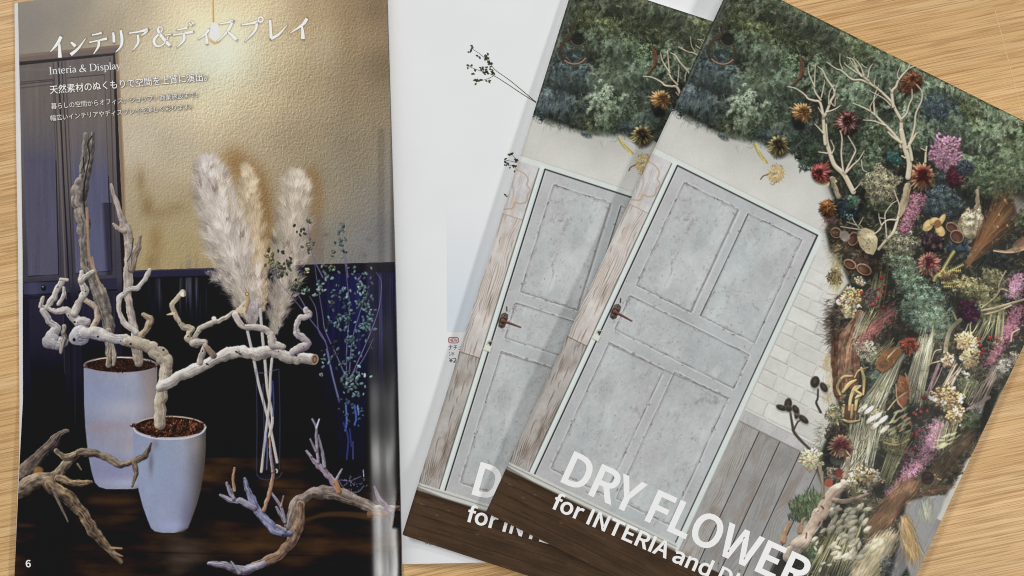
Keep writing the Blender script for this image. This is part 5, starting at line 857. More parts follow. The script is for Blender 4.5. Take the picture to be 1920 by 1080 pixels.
    for P, r in ((k5((1920, 245), (1800, 280), (1700, 310), (1600, 330)), 2.2), (k5((1820, 290), (1700, 340), (1610, 360)), 1.8), (k5((1600, 310), (1700, 230), (1740, 170), (1790, 180)), 1.4), (k5((1730, 190), (1730, 130), (1780, 30)), 1.2), (k5((1440, 400), (1370, 470), (1340, 560), (1330, 640)), 4), (k5((1500, 430), (1470, 510)), 1), (k5((1515, 430), (1515, 540)), 1.1), (k5((1820, 560), (1830, 500), (1880, 470)), 1.4), (k5((1330, 700), (1220, 730), (1190, 780)), 1.2), (k5((1220, 730), (1250, 640), (1300, 620)), 1.), (k5((1390, 350), (1410, 400)), 2)):
        c.stroke(np.array(P) + 1., [r], (40, 36, 28), .5, 2); c.stroke(P, [r], (206, 188, 150) if r < 3 else (150, 148, 120), 1, 1, shade=(118, 102, 76))
    straw(k5, (1640, 400), (1560, 560), 60, 60, 20, ((150, 150, 104), (176, 170, 126)), .6); straw(k5, (1730, 340), (1700, 560), 40, 50, 16, ((150, 150, 104), (176, 170, 126)), .6)
    F(k5, 1490, 560, 96, 66, (184, 158, 112), size=3.); F(k5, 1520, 680, 66, 80, (186, 162, 120), size=3.); F(k5, 1350, 700, 66, 54, (176, 150, 116), size=3, dens=.8); whites(k5, ((1470, 790), (1500, 810), (1310, 700), (1380, 710), (1550, 600), (1450, 690), (1490, 830)))
    straw(k5, (1430, 740), (1310, 960), 26, 40, 12, ((206, 176, 166), (186, 168, 140)), .8); straw(k5, (1290, 740), (1200, 960), 14, 20, 6, ((186, 146, 156),), .9)
    blob(k5, 1500, 880, 110, 70, (108, 108, 78), L=(2, 6), w=(.4, .8), dens=.7); straw(k5, (1560, 850), (1480, 1040), 70, 60, 26, ((156, 150, 116), (120, 120, 90)), .6)
    straw(k5, (1700, 760), (1560, 1040), 40, 60, 16, ((150, 128, 116), (170, 150, 138)), 1.); c.stroke(k5((1660, 980), (1560, 1040), (1500, 1070)), [3], (150, 128, 118), .9, 2)
    F(k5, 1350, 985, 116, 96, (166, 138, 96), size=3., dens=.85); whites(k5, ((1230, 985), (1260, 1000), (1315, 1015), (1390, 915), (1440, 985), (1450, 1010), (1400, 1060), (1215, 990), (1330, 1030)), 3.8); c.ell(*k5((1478, 1040))[0], 6, 5, (26, 24, 24), .9)
    for z, pts, r in ((k5, ((850, 80), (870, 135), (825, 165), (860, 190), (790, 280), (700, 195), (865, 300), (828, 228), (1710, 535), (1590, 590), (1660, 530), (1575, 540), (1600, 650), (1165, 980), (1610, 620)), 3.4), (k6, ((880, 80), (970, 40), (1010, 35), (905, 115), (960, 160), (915, 180), (945, 190), (885, 270), (925, 275), (870, 300), (830, 145), (925, 50), (940, 60)), 3.3)):
        for x, y in pts:
            u, v = z((x, y))[0]; rr = r * (.8 + .35 * RNG.random()); c.ell(u + .8, v + 1.2, rr, rr, (40, 14, 12), .7); c.ell(u, v, rr, rr, np.array((148, 42, 37)) * (.85 + .3 * RNG.random())); c.ell(u - rr * .3, v - rr * .35, rr * .35, rr * .3, (206, 120, 106), .5, 0, .6)
    # ---- lower bouquet
    blob(k6, 420, 60, 60, 70, (126, 122, 92), dens=.8); blob(k6, 700, 60, 60, 40, (150, 140, 104), dens=.6)
    for x, y in ((640, 30), (690, 70), (680, 130), (740, 150), (730, 90), (650, 90), (600, 20)): u, v = k6((x, y))[0]; c.ell(u + 1, v + 1, 4.6, 12, (110, 100, 84), .5, .45); c.ell(u, v, 4, 11.5, (206, 198, 184), .9, .45); c.ell(u - 1, v - 2, 1.6, 7, (226, 220, 210), .7, .45)
    for k in range(22): x, y = 780 + 110 * RNG.random(), 20 + 200 * RNG.random(); u, v = k6((x, y))[0]; c.ell(u, v, 2., 8, np.array((186, 182, 132)) * (.8 + .3 * RNG.random()), .9, .5 + RNG.normal(0, .2))
    straw(k6, (860, 180), (740, 480), 60, 40, 34, ((126, 128, 82), (150, 150, 104), (100, 102, 66)), .8); blob(k6, 800, 260, 70, 60, (122, 120, 80), L=(2, 5), dens=.8); c.stroke(k6((735, 235), (820, 250), (895, 215)), [1.6], (190, 156, 102))
    c.ell(*k6((420, 330))[0], 18, 16, (26, 25, 24), .9, 0, .4); u, v = k6((430, 350))[0]; c.ell(u, v - 1, 12, 10, (62, 66, 56), .9)
    u, v = k6((462, 262))[0]; protea(c, u, v, 24, (178, 134, 100), (146, 82, 70), (82, 24, 34), open=.5); limb(c, k6((510, 340), (500, 420), (470, 520)), [5, 5, 5], (176, 156, 132), (90, 76, 60), .3)
    c.ell(*k6((420, 440))[0], 13, 11, (40, 34, 30), .85, 0, .4); blob(k6, 420, 430, 50, 40, (136, 120, 96), L=(2, 5), w=(1, 1.8), dens=.5); c.ell(*k6((385, 490))[0], 8, 8, (150, 74, 48)); c.ell(*k6((450, 430))[0], 7, 9, (112, 34, 32))
    u, v = k6((272, 335))[0]; F(k6, 272, 335, 72, 70, (206, 196, 162), size=4.2, dark=.6, v=.08)
    heather(k6, (1090, 110), (1000, 320), 100, 110, (142, 100, 116), 1300, 3.2); heather(k6, (1000, 320), (770, 570), 110, 50, (150, 104, 120), 1100, 3.2)
    F(k6, 1190, 60, 56, 60, (186, 156, 106), size=3, dens=.8); whites(k6, ((1180, 30), (1200, 50), (1225, 130), (1220, 60)))
    straw(k6, (1150, 110), (1110, 300), 60, 60, 30, ((150, 150, 108), (120, 122, 88)), .6)
    for k in range(14): x, y = 1080 + 120 * RNG.random(), 170 + 110 * RNG.random(); u, v = k6((x, y))[0]; c.ell(u, v, 1.8, 10, np.array((196, 196, 146)) * (.85 + .2 * RNG.random()), .9, .75 + RNG.normal(0, .15))
    blob(k6, 1290, 110, 60, 90, (76, 88, 56), L=(2, 6), dens=.8); blob(k6, 1270, 260, 50, 80, (92, 80, 60), L=(3, 7), w=(.4, .8), dens=.9); blob(k6, 1180, 400, 60, 70, (88, 74, 56), L=(3, 7), w=(.4, .8), dens=.9); blob(k5, 1760, 760, 60, 60, (150, 146, 136), L=(2, 5), dens=.6)
    F(k6, 640, 450, 92, 62, (176, 152, 110), size=3, dens=.7); F(k6, 520, 490, 50, 40, (170, 150, 116), size=3, dens=.6); whites(k6, ((670, 410), (640, 500), (700, 440), (530, 440), (600, 430), (615, 545), (505, 485), (680, 470)), 3.6)
    def brush(z, a, b, wa, wb, n, col, L, j=.14, dens=.45, pale=None):
        e = np.array(z(a, b)); an = math.atan2(e[1, 1] - e[0, 1], e[1, 0] - e[0, 0])
        for bb in range(7):
            m = n // 7; t = RNG.random(m) ** 1.1 * .75; Q = np.array(z(*[(a[0] + (b[0] - a[0]) * q + RNG.normal(0, .5) * (wa + (wb - wa) * q), a[1] + (b[1] - a[1]) * q + RNG.normal(0, .3) * (wa + (wb - wa) * q)) for q in t]))
            cc = np.array(col) * (.5 + .11 * bb); cc = pale if (pale is not None and bb == 6) else cc
            c.hairs(Q[:, 0], Q[:, 1], an + RNG.normal(0, j, m), L * (.6 + .7 * RNG.random(m)), vary(m, cc, .22), bend=RNG.normal(0, .25, m), dens=dens)
    brush(k6, (1310, 150), (930, 590), 60, 90, 700, (96, 76, 56), 34); brush(k6, (1180, 500), (910, 580), 24, 40, 260, (76, 56, 42), 26)
    brush(k6, (920, 470), (640, 830), 70, 60, 1400, (122, 88, 62), 36, .16); c.ell(*k6((1015, 462))[0], 12, 12.5, (36, 28, 26), .95, 0, .2); moss(c, *k6((1015, 462))[0], 10, 10, (58, 46, 42), dens=.5)
    for x, y in ((1080, 465), (1095, 470), (1060, 440)): c.ell(*k6((x, y))[0], 2.2, 1.4, (190, 150, 84), .8)
    brush(k6, (780, 800), (560, 1120), 80, 130, 1500, (196, 178, 138), 42, .12, .4); brush(k6, (1000, 610), (1010, 720), 60, 40, 240, (176, 176, 156), 22, .2, .35); brush(k6, (865, 700), (930, 1000), 36, 60, 900, (160, 134, 96), 30, .22)
    blob(k6, 760, 1020, 50, 60, (96, 104, 112), dens=.6)
    blob(k6, 245, 640, 84, 130, (84, 98, 68), ang=.55, L=(3, 7), w=(.4, .8), dirn=.9, spread=1.); blob(k6, 270, 930, 90, 90, (84, 96, 66), L=(3, 7), w=(.4, .8)); blob(k6, 350, 870, 50, 60, (96, 86, 58), dens=.7)
    # bunny-tail grass
    straw(k6, (520, 720), (360, 1090), 90, 120, 46, ((176, 168, 118), (150, 144, 98)), .6)
    pts = [(500 + RNG.normal(0, 90), 640 + 330 * RNG.random()) for _ in range(74)]
    for x, y in sorted(pts, key=lambda q: -abs(q[0] - 540)):
        x = 420 + (x - 420) * .9 + (y - 640) * .10; u, v = k6((x, y))[0]; an = .45 + RNG.normal(0, .3); s_ = .8 + .4 * RNG.random(); col = np.array((196, 188, 162)) * (.84 + .2 * RNG.random())
        c.ell(u + 1, v + 1.4, 3.4 * s_, 8.8 * s_, (96, 90, 66), .5, an, .3); c.ell(u, v, 3.1 * s_, 8.6 * s_, col * .92, .96, an); c.ell(u - 1, v - 1.5, 2 * s_, 5.6 * s_, np.clip(col * 1.12, 0, 240), .7, an, .4)
        m = 16; a = RNG.random(m) * 6.28; c.hairs(u + 3 * s_ * np.cos(a), v + 7 * s_ * np.sin(a), a * 0 + 1.57 + an + RNG.normal(0, .7, m), 3 + 3 * RNG.random(m), vary(m, col, .1), dens=.35)
    for x, y in ((310, 870), (300, 905), (350, 1000), (330, 1040), (390, 1010)): u, v = k6((x, y))[0]; c.ell(u, v, 5, 2.2, (186, 190, 180), .85, RNG.random() * 3)
    # pale main branch of the bouquet
    limb(c, k6((130, 960), (210, 870), (290, 760), (340, 670), (390, 580), (480, 500)), [12, 13, 13, 13, 12, 8], (222, 204, 182), (116, 98, 84), .2, 3); limb(c, k6((200, 800), (205, 760), (232, 715)), [5, 4.5, 2.5], (206, 178, 148), (110, 88, 70), .25); limb(c, k6((95, 860), (110, 800), (138, 742)), [6, 5, 1.6], (206, 172, 136), (112, 86, 66), .25)
    limb(c, k6((420, 600), (480, 610), (540, 595), (640, 560)), [5, 4.5, 4, 2], (200, 172, 150), (104, 84, 70), .3); limb(c, k6((350, 580), (345, 480), (330, 390)), [3.4, 3, 4], (170, 152, 126), (90, 76, 60), .3)
    for P in (k6((340, 640), (352, 655)), k6((320, 760), (330, 740)), k6((245, 810), (240, 840))): c.stroke(P, [1.6], (70, 48, 36), .8)
    # dark seed pods against the bricks
    c.stroke(k6((140, 40), (155, 130), (165, 170), (210, 225), (262, 275)), [2, 2.6, 2.8, 2.6, 2.2], (96, 84, 74), 1, 1, shade=(44, 38, 34)); c.stroke(k5((375, 920), (372, 990), (362, 1020), (392, 1090)), [1.8, 1.9, 2, 2.2], (84, 74, 66), 1, 1, shade=(40, 34, 32)); c.stroke(k6((160, 165), (185, 110), (205, 95)), [1.6], (70, 62, 56)); c.stroke(k6((305, -10), (335, 45)), [2], (62, 54, 48))
    for z, x, y, rx, ry, an in ((k5, 352, 865, 36, 46, .3), (k5, 418, 905, 26, 42, -.6), (k5, 150, 1030, 30, 46, .2), (k6, 85, 15, 38, 18, .3), (k6, 182, 50, 17, 38, .15), (k6, 224, 88, 20, 40, -.9), (k6, 130, 20, 24, 20, .5), (k5, 205, 1070, 24, 36, -.5)):
        s_ = 4. if z is k5 else 3.375; u, v = z((x, y))[0]; an -= .44
        c.ell(u + 2, v + 3, rx / s_, ry / s_, (120, 118, 112), .5, an, .3); c.ell(u, v, rx / s_, ry / s_, (92, 84, 76), 1, an); c.ell(u + .6, v + .4, rx / s_ * .82, ry / s_ * .86, (50, 45, 41), 1, an); c.ell(u - .8, v - 1.5, rx / s_ * .4, ry / s_ * .45, (84, 76, 70), .6, an, .5)
    # sprigs that overlap the flowers and tie the column together
    nF = 640; Q = np.empty((nF, 2)); cl = np.empty((nF, 3))
    pal = np.array(((104, 118, 92), (126, 120, 88), (150, 142, 108), (92, 84, 62), (112, 128, 104), (132, 104, 78)), float)
    for k in range(nF):
        while True:
            x, y = 1540 + 400 * RNG.random(), 300 + 680 * RNG.random(); u, v = G(x, y)
            if 0 < u < CW and 0 < v < CH and mm[1][min(max(int(v) - mm[0][0].start, 0), mm[1].shape[0] - 1), min(max(int(u) - mm[0][1].start, 0), mm[1].shape[1] - 1)] > .9: break
        Q[k] = u, v; cl[k] = pal[RNG.integers(6)] * (.7 + .45 * RNG.random())
    fronds(c, Q[:, 0], Q[:, 1], 1.5 + RNG.normal(0, 1.1, nF), 6 + 9 * RNG.random(nF), cl, .36, 3.0)
    # ---- bare pale twigs over the greenery
    tw, td = (240, 230, 204), (150, 132, 102)
    def twig(P, r0, r1): 
        c.stroke(np.array(P) + (.7, 1.1), [r0 * 1.15, r1 * 1.15], (22, 22, 18), .55, 1.8)
        r0, r1 = r0 * (1.1 if r0 < 3 else .9), r1 * (1.15 if r1 < 3 else .9) + .05; c.stroke(P, np.linspace(r0, r1, len(P)), tw, 1, 1., shade=td, grain=.12 if r0 > 2 else 0)
    for P, a, b in ((k4((430, -60), (440, 60), (465, 150), (500, 240), (570, 310), (640, 440)), 3.6, 5.2), (k3((430, 1080), (420, 980), (415, 880)), 3.6, 3), (k3((415, 880), (440, 840), (470, 760), (500, 690), (440, 590), (410, 530), (375, 500)), 2.6, .7), (k3((415, 870), (390, 770), (345, 755), (300, 740), (275, 710), (210, 665), (148, 650)), 2.3, .7), (k3((395, 750), (350, 680), (350, 600), (355, 490)), 1.6, .6), (k3((350, 650), (310, 560), (300, 490)), 1.3, .5),
                    (k3((440, 840), (500, 820), (545, 790)), 1.4, .6), (k3((470, 770), (500, 795), (505, 740)), 1., .6), (k3((455, 780), (460, 700), (485, 650)), 1.1, .5), (k3((400, 730), (420, 640), (425, 600)), 1.1, .5), (k3((500, 690), (525, 620)), .8, .5), (k3((415, 1000), (380, 960), (350, 930)), 1.4, .7), (k3((410, 860), (375, 805)), 1.1, .6),
                    (k3((1000, 1100), (1000, 980), (1000, 900)), 4.2, 3.6), (k3((1000, 900), (960, 830), (930, 770), (850, 690), (780, 640), (700, 600), (630, 595), (550, 530), (510, 515), (440, 465)), 3.2, .7), (k3((790, 645), (700, 570), (600, 500), (570, 470)), 1.6, .6), (k3((755, 605), (680, 540), (640, 450), (590, 430)), 1.4, .6), (k3((720, 570), (690, 490), (640, 430)), 1.1, .5), (k3((750, 580), (760, 520), (785, 480)), 1.3, .6), (k3((700, 575), (660, 520), (610, 440)), 1.1, .5), (k3((560, 520), (540, 470), (540, 400)), .9, .5), (k3((700, 480), (720, 500), (745, 510)), .8, .5),
                    (k3((940, 800), (930, 690), (960, 650), (980, 600), (1050, 520), (1100, 495)), 2.6, .8), (k3((1050, 520), (1060, 480), (1015, 440)), 1., .5), (k3((985, 600), (970, 560), (1000, 480)), 1., .5), (k3((930, 690), (910, 660)), 1.3, .6), (k3((1005, 890), (1040, 850), (1060, 780), (1080, 740), (1080, 670)), 1.7, .7), (k3((1060, 1080), (1085, 1010), (1100, 940), (1110, 850), (1150, 760), (1155, 690), (1115, 635)), 2., .7), (k3((985, 1060), (930, 990), (870, 930), (810, 870), (760, 830), (700, 800), (640, 775)), 2.6, .7), (k3((800, 860), (795, 740), (830, 640)), 1.6, .6),
                    (k3((880, 940), (800, 910), (715, 900)), 1.4, .6), (k3((850, 690), (800, 640), (805, 580)), 1.2, .5), (k3((920, 790), (870, 740), (760, 680)), 1.3, .6), (k3((1110, 1010), (1130, 990)), 1., .6), (k3((770, 830), (770, 790), (830, 700)), 1., .5), (k3((1390, 680), (1395, 640)), .9, .5),
                    (k4((580, 300), (600, 250), (640, 170), (655, 120), (600, 20)), 2., .7), (k4((590, 290), (640, 235), (680, 200), (722, 130)), 1.8, .6), (k4((565, 290), (550, 160), (555, 40), (540, -20)), 1.6, .8), (k4((480, 150), (495, 110), (470, 50)), 1.2, .6), (k4((445, 150), (380, 140)), 1.3, .8), (k4((700, 200), (710, 270), (740, 290)), .9, .6), (k4((645, 430), (690, 380)), 1.2, .6),
                    (k4((1000, -20), (1030, 120), (1060, 220), (1050, 330)), 5, 5.4), (k4((1045, 110), (1090, 40), (1110, 0)), 2., 1.4), (k4((1000, 70), (940, 30), (900, -10)), 2.4, 1.2), (k4((1080, 200), (1070, 140), (1060, 100)), 3, 2.4), (k4((1180, 215), (1183, 150), (1190, 100)), 2, 1.2), (k4((1180, 130), (1145, 110)), 1, .6), (k4((1005, 170), (1030, 185)), 1.4, 1.2),
                    (k4((980, 620), (940, 740), (880, 810), (830, 870)), 2.4, 2.2), (k4((980, 610), (985, 540), (960, 470), (950, 430)), 1.4, .6), (k4((960, 650), (900, 650), (860, 680), (840, 720), (800, 755)), 1.3, 1.), (k4((880, 665), (880, 600), (930, 530), (970, 505)), 1.1, .6), (k4((850, 690), (835, 640), (830, 600)), 1., .5), (k4((890, 790), (885, 720), (880, 660)), 1.2, .8), (k4((690, 722), (620, 712), (545, 700)), 1.2, .7), (k4((685, 712), (650, 670), (630, 630)), 1., .6), (k4((682, 690), (715, 630)), .9, .5), (k4((665, 690), (590, 665)), .8, .5), (k4((840, 635), (880, 640)), .8, .5)):
        twig(P, a, b)
    # deep and shallow parts of the column
    v = c.a[mm[0]]; v *= 1 + (np.clip(fbm(v.shape[0], v.shape[1], 46, 40, rng, 3) * 1.5, -.20, .26) * mm[1] * np.clip((c.Y[mm[0][0]] - 250) / 100, 0, 1))[..., None]
    # the printing inks never reach full colour in the bouquet
    sl = mm[0]; k = mm[1][..., None]; v = c.a[sl]; lum = v.mean(2, keepdims=True); v += ((lum * .16 + v * .84) * .97 + 5 - v) * k
    finish(c, 2.0, .6)
    return c
# ------------------------------------------------------------------ helpers for meshes
def W(px, py, z):
    """a point at height z over layout position (px, py)"""
    k = KPX * (HCAM - z) / HCAM
    return (px - 960) * k, (540 - py) * k, z

def srgb(a):
    a = np.asarray(a, np.float64) / 255.
    return np.where(a <= .04045, a / 12.92, ((a + .055) / 1.055) ** 2.4)

def lin(r, g, b): return tuple(srgb((r, g, b))) + (1.,)

def mesh_np(name, V, F, mat, parent=None, smooth_=False, colors=None):
    """mesh object from numpy vertices (n,3) and faces: an (m,k) array or a list of tuples"""
    me = bpy.data.meshes.new(name)
    if isinstance(F, np.ndarray):
        m, k = F.shape
        me.vertices.add(len(V)); me.vertices.foreach_set('co', np.ascontiguousarray(V, np.float32).ravel())
        me.loops.add(m * k); me.loops.foreach_set('vertex_index', np.ascontiguousarray(F, np.int32).ravel())
        me.polygons.add(m); me.polygons.foreach_set('loop_start', np.arange(0, m * k, k, dtype=np.int32)); me.polygons.foreach_set('loop_total', np.full(m, k, np.int32))
    else:
        me.from_pydata([tuple(v) for v in V], [], F)
    me.update(calc_edges=True)
    if smooth_: me.polygons.foreach_set('use_smooth', np.ones(len(me.polygons), bool))
    if colors is not None:
        at = me.color_attributes.new('ink', 'FLOAT_COLOR', 'POINT'); c4 = np.ones((len(V), 4), np.float32); c4[:, :3] = colors; at.data.foreach_set('color', c4.ravel())
    if mat: me.materials.append(mat)
    o = bpy.data.objects.new(name, me); COL.objects.link(o)
    if parent: o.parent = parent
    return o

def empty(name, loc, label, cat, group=None):
    o = bpy.data.objects.new(name, None); COL.objects.link(o); o.location = (0, 0, 0); o.empty_display_size = .02
    o['label'] = label; o['category'] = cat
    if group: o['group'] = group
    return o

def gridfaces(nx, ny):
    i = np.arange(nx * ny).reshape(ny, nx)
    return np.stack([i[1:, :-1], i[1:, 1:], i[:-1, 1:], i[:-1, :-1]], -1).reshape(-1, 4)

# ------------------------------------------------------------------ materials
def mat(name):
    m = bpy.data.materials.new(name); m.use_nodes = True; nt = m.node_tree
    return m, nt, nt.nodes['Principled BSDF']

def node(nt, t, **k):
    n = nt.nodes.new(t)
    for a, v in k.items():
        if a.startswith('i_'): n.inputs[int(a[2:]) if a[2:].isdigit() else a[2:]].default_value = v
        else: setattr(n, a, v)
    return n

def paper(name, col=None, rough=.5, spec=.5, bump=.05, scale=2600, coat=0., coat_rough=.2, var=.03):
    m, nt, b = mat(name)
    tc = node(nt, 'ShaderNodeTexCoord'); nz = node(nt, 'ShaderNodeTexNoise'); nz.inputs['Scale'].default_value = scale; nz.inputs['Detail'].default_value = 3
    nt.links.new(tc.outputs['Object'], nz.inputs['Vector'])
    if col is None:
        src = node(nt, 'ShaderNodeVertexColor', layer_name='ink').outputs['Color']
    else:
        n2 = node(nt, 'ShaderNodeTexNoise'); n2.inputs['Scale'].default_value = 34; n2.inputs['Detail'].default_value = 4; nt.links.new(tc.outputs['Object'], n2.inputs['Vector'])
        rp = node(nt, 'ShaderNodeValToRGB'); c = np.array(col[:3]); rp.color_ramp.elements[0].color = (*(c * (1 - var)), 1); rp.color_ramp.elements[1].color = (*(c * (1 + var)), 1); rp.color_ramp.elements[0].position = .35; rp.color_ramp.elements[1].position = .65
        nt.links.new(n2.outputs['Fac'], rp.inputs['Fac']); src = rp.outputs['Color']
    nt.links.new(src, b.inputs['Base Color'])
    b.inputs['Roughness'].default_value = rough; b.inputs['Specular IOR Level'].default_value = spec
    b.inputs['Coat Weight'].default_value = coat; b.inputs['Coat Roughness'].default_value = coat_rough
    bp = node(nt, 'ShaderNodeBump'); bp.inputs['Strength'].default_value = bump; bp.inputs['Distance'].default_value = .00008
    nt.links.new(nz.outputs['Fac'], bp.inputs['Height']); nt.links.new(bp.outputs['Normal'], b.inputs['Normal'])
    return m

def plain(name, col, rough=.5, spec=.3):
    m, nt, b = mat(name)
    tc = node(nt, 'ShaderNodeTexCoord'); nz = node(nt, 'ShaderNodeTexNoise'); nz.inputs['Scale'].default_value = 900; nt.links.new(tc.outputs['Object'], nz.inputs['Vector'])
    rp = node(nt, 'ShaderNodeValToRGB'); c = np.array(col[:3]); rp.color_ramp.elements[0].color = (*(c * .95), 1); rp.color_ramp.elements[1].color = (*np.minimum(c * 1.04, 1), 1)
    nt.links.new(nz.outputs['Fac'], rp.inputs['Fac']); nt.links.new(rp.outputs['Color'], b.inputs['Base Color'])
    b.inputs['Roughness'].default_value = rough; b.inputs['Specular IOR Level'].default_value = spec
    return m

def wood_mat():
    m, nt, b = mat('light_oak')
    L = nt.links.new
    tc = node(nt, 'ShaderNodeTexCoord')
    def mp(scale, rot=math.radians(11.5)):
        r = node(nt, 'ShaderNodeMapping'); r.inputs['Rotation'].default_value = (0, 0, -rot); L(tc.outputs['Object'], r.inputs['Vector'])
        s = node(nt, 'ShaderNodeMapping'); s.inputs['Scale'].default_value = scale; L(r.outputs[0], s.inputs['Vector']); return s.outputs[0]
    def nz(vec, scale, det=4, rough=.6, dist=0.):
        n = node(nt, 'ShaderNodeTexNoise'); n.inputs['Scale'].default_value = scale; n.inputs['Detail'].default_value = det; n.inputs['Roughness'].default_value = rough; n.inputs['Distortion'].default_value = dist; L(vec, n.inputs['Vector']); return n.outputs['Fac']
    def ramp(f, stops):
        r = node(nt, 'ShaderNodeValToRGB'); e = r.color_ramp.elements
        e[0].position, e[0].color = stops[0]; e[1].position, e[1].color = stops[-1]
        for p, c in stops[1:-1]: k = e.new(p); k.color = c
        L(f, r.inputs['Fac']); return r.outputs['Color']
    def mix(f, a, c, t='MIX'):
        x = node(nt, 'ShaderNodeMix', data_type='RGBA', blend_type=t); 
        if isinstance(f, (int, float)): x.inputs[0].default_value = f
        else: L(f, x.inputs[0])
        L(a, x.inputs[6]); (L(c, x.inputs[7]) if not isinstance(c, tuple) else setattr(x.inputs[7], 'default_value', c)); return x.outputs[2]
    g = lambda v: (v, v, v, 1)
    # slow figure along the board, then fine grain lines, then short dark pores
    base = ramp(nz(mp((1.0, 40, 1)), 3.0, 5, .66, .15), [(.30, lin(213, 169, 114)), (.48, lin(225, 185, 130)), (.62, lin(231, 194, 142)), (.78, lin(218, 175, 119))])
    broad = ramp(nz(mp((1, 4, 1)), 4.2, 3), [(.3, g(.90)), (.7, g(1.06))])
    base = mix(1., base, broad, 'MULTIPLY')
    f1 = ramp(nz(mp((7, 330, 1)), 1.6, 4, .65, .25), [(.30, g(.58)), (.46, g(.95)), (.7, g(1.06))])
    base = mix(.75, base, f1, 'MULTIPLY')
    f2 = ramp(nz(mp((3.0, 480, 1)), 1.6, 3, .55, .0), [(.455, g(0)), (.5, g(1)), (.545, g(0))])
    k2_ = node(nt, 'ShaderNodeMath', operation='MULTIPLY'); L(f2, k2_.inputs[0]); k2_.inputs[1].default_value = .52
    base = mix(k2_.outputs[0], base, lin(150, 102, 56))
    f3 = ramp(nz(mp((22, 860, 1)), 1.6, 2, .5), [(.56, g(0)), (.62, g(1))])
    k3_ = node(nt, 'ShaderNodeMath', operation='MULTIPLY'); L(f3, k3_.inputs[0]); k3_.inputs[1].default_value = .5
    base = mix(k3_.outputs[0], base, lin(156, 108, 60))
    L(base, b.inputs['Base Color'])
    b.inputs['Roughness'].default_value = .48; b.inputs['Specular IOR Level'].default_value = .35
    bp = node(nt, 'ShaderNodeBump'); bp.inputs['Strength'].default_value = .25; bp.inputs['Distance'].default_value = .0002
    L(nz(mp((16, 520, 1)), 1.5, 2, .5), bp.inputs['Height']); L(bp.outputs['Normal'], b.inputs['Normal'])
    return m

M_WOOD = wood_mat()
M_PRINT = paper('glossy_printed_paper', None, .26, .34, .34, 2300, coat=.0)
M_COVER = paper('satin_printed_cover', None, .42, .22, .10, 2600)
M_WHITE = paper('white_coated_paper', lin(234, 235, 237), .5, .4, .06, 2200, var=.012)
M_EDGE = plain('trimmed_page_edges', lin(242, 242, 242), .7)
M_INKWHITE = plain('white_print', lin(246, 246, 246), .45)
M_INKSOFT = plain('soft_white_print', lin(240, 238, 234), .45)
M_INKDARK = plain('black_print', lin(44, 44, 46), .5)
M_INKGREY = plain('grey_print', lin(104, 104, 106), .5)
M_INKRED = plain('red_print', lin(168, 52, 50), .5)
M_TINT = plain('pale_blue_print', lin(205, 216, 228), .5)
M_BLUE = plain('back_cover_print', lin(208, 210, 218), .5)

# ------------------------------------------------------------------ table
def slab(name, x0, y0, x1, y1, z0, z1, m, parent=None):
    V = [(x0, y0, z0), (x1, y0, z0), (x1, y1, z0), (x0, y1, z0), (x0, y0, z1), (x1, y0, z1), (x1, y1, z1), (x0, y1, z1)]
    return mesh_np(name, V, [(3, 2, 1, 0), (4, 5, 6, 7), (0, 1, 5, 4), (1, 2, 6, 5), (2, 3, 7, 6), (3, 0, 4, 7)], m, parent)
table = slab('table_surface', -.75, -.5, .75, .5, -.028, 0, M_WOOD); table['kind'] = 'structure'; table['label'] = 'light oak grained wooden tabletop under the magazines'; table['category'] = 'tabletop'

def scratch():
    P = catmull(np.array([(1866, 20), (1877, 62), (1890, 110), (1905, 168), (1918, 215), (1930, 262)], float), 6); V = []
    for i, (x, y) in enumerate(P):
        h = .55 * (1 + .5 * math.sin(i * 2.3)); V += [W(x - h, y, .00004), W(x + h, y, .00004)]
    return mesh_np('scratch', V, [(2 * i, 2 * i + 2, 2 * i + 3, 2 * i + 1)[::-1] for i in range(len(P) - 1)], plain('pale_scratch', lin(226, 196, 150), .6), table)
scratch()

# ------------------------------------------------------------------ lettering
FONT = None
try: FONT = bpy.data.fonts.load(os.path.join(bpy.utils.system_resource('DATAFILES'), 'fonts', 'Noto Sans CJK Regular.woff2'))
except Exception: FONT = None

def text_tris(s, bold=0., shear=0.):
    """(vertices xy normalised to cap height 1, faces)"""
    cu = bpy.data.curves.new('t', 'FONT'); cu.body = s; cu.offset = bold; cu.shear = shear; cu.resolution_u = 5
    if FONT: cu.font = FONT
    o = bpy.data.objects.new('t', cu); COL.objects.link(o); bpy.context.view_layer.update()
    me = o.to_mesh(); V = np.array([v.co[:2] for v in me.vertices]); F = [tuple(p.vertices) for p in me.polygons]; o.to_mesh_clear()
    bpy.data.objects.remove(o); bpy.data.curves.remove(cu)
    return V, F

def lay_text(name, s, p0, p1, height, zf, m, parent, bold=0., cap=None, eps=6e-5, squeeze=None):
    """set a line so that it runs from p0 to p1 (layout units) with the given letter height"""
    V, F = text_tris(s, bold)
    ref = V[:, 1].max() if cap is None else cap
    x = (V[:, 0] - V[:, 0].min()) / (V[:, 0].max() - V[:, 0].min()); y = V[:, 1] / ref
    d = np.array(p1, float) - np.array(p0, float); L = np.hypot(*d); e = d / L; n = np.array((e[1], -e[0]))
    P = np.array(p0) + np.outer(x * L, e) + np.outer(y * height, n)
    return lay(name, P, F, zf, m, parent, eps)

def lay(name, P, F, zf, m, parent, eps=6e-5):
    z = zf(P[:, 0], P[:, 1]) + eps
    k = KPX * (HCAM - z) / HCAM
    V = np.stack([(P[:, 0] - 960) * k, (540 - P[:, 1]) * k, z], 1)
    o = mesh_np(name, V, F, m, parent)
    me = o.data
    if len(me.polygons) and sum(p.normal.z * p.area for p in me.polygons) < 0: me.flip_normals()
    return o

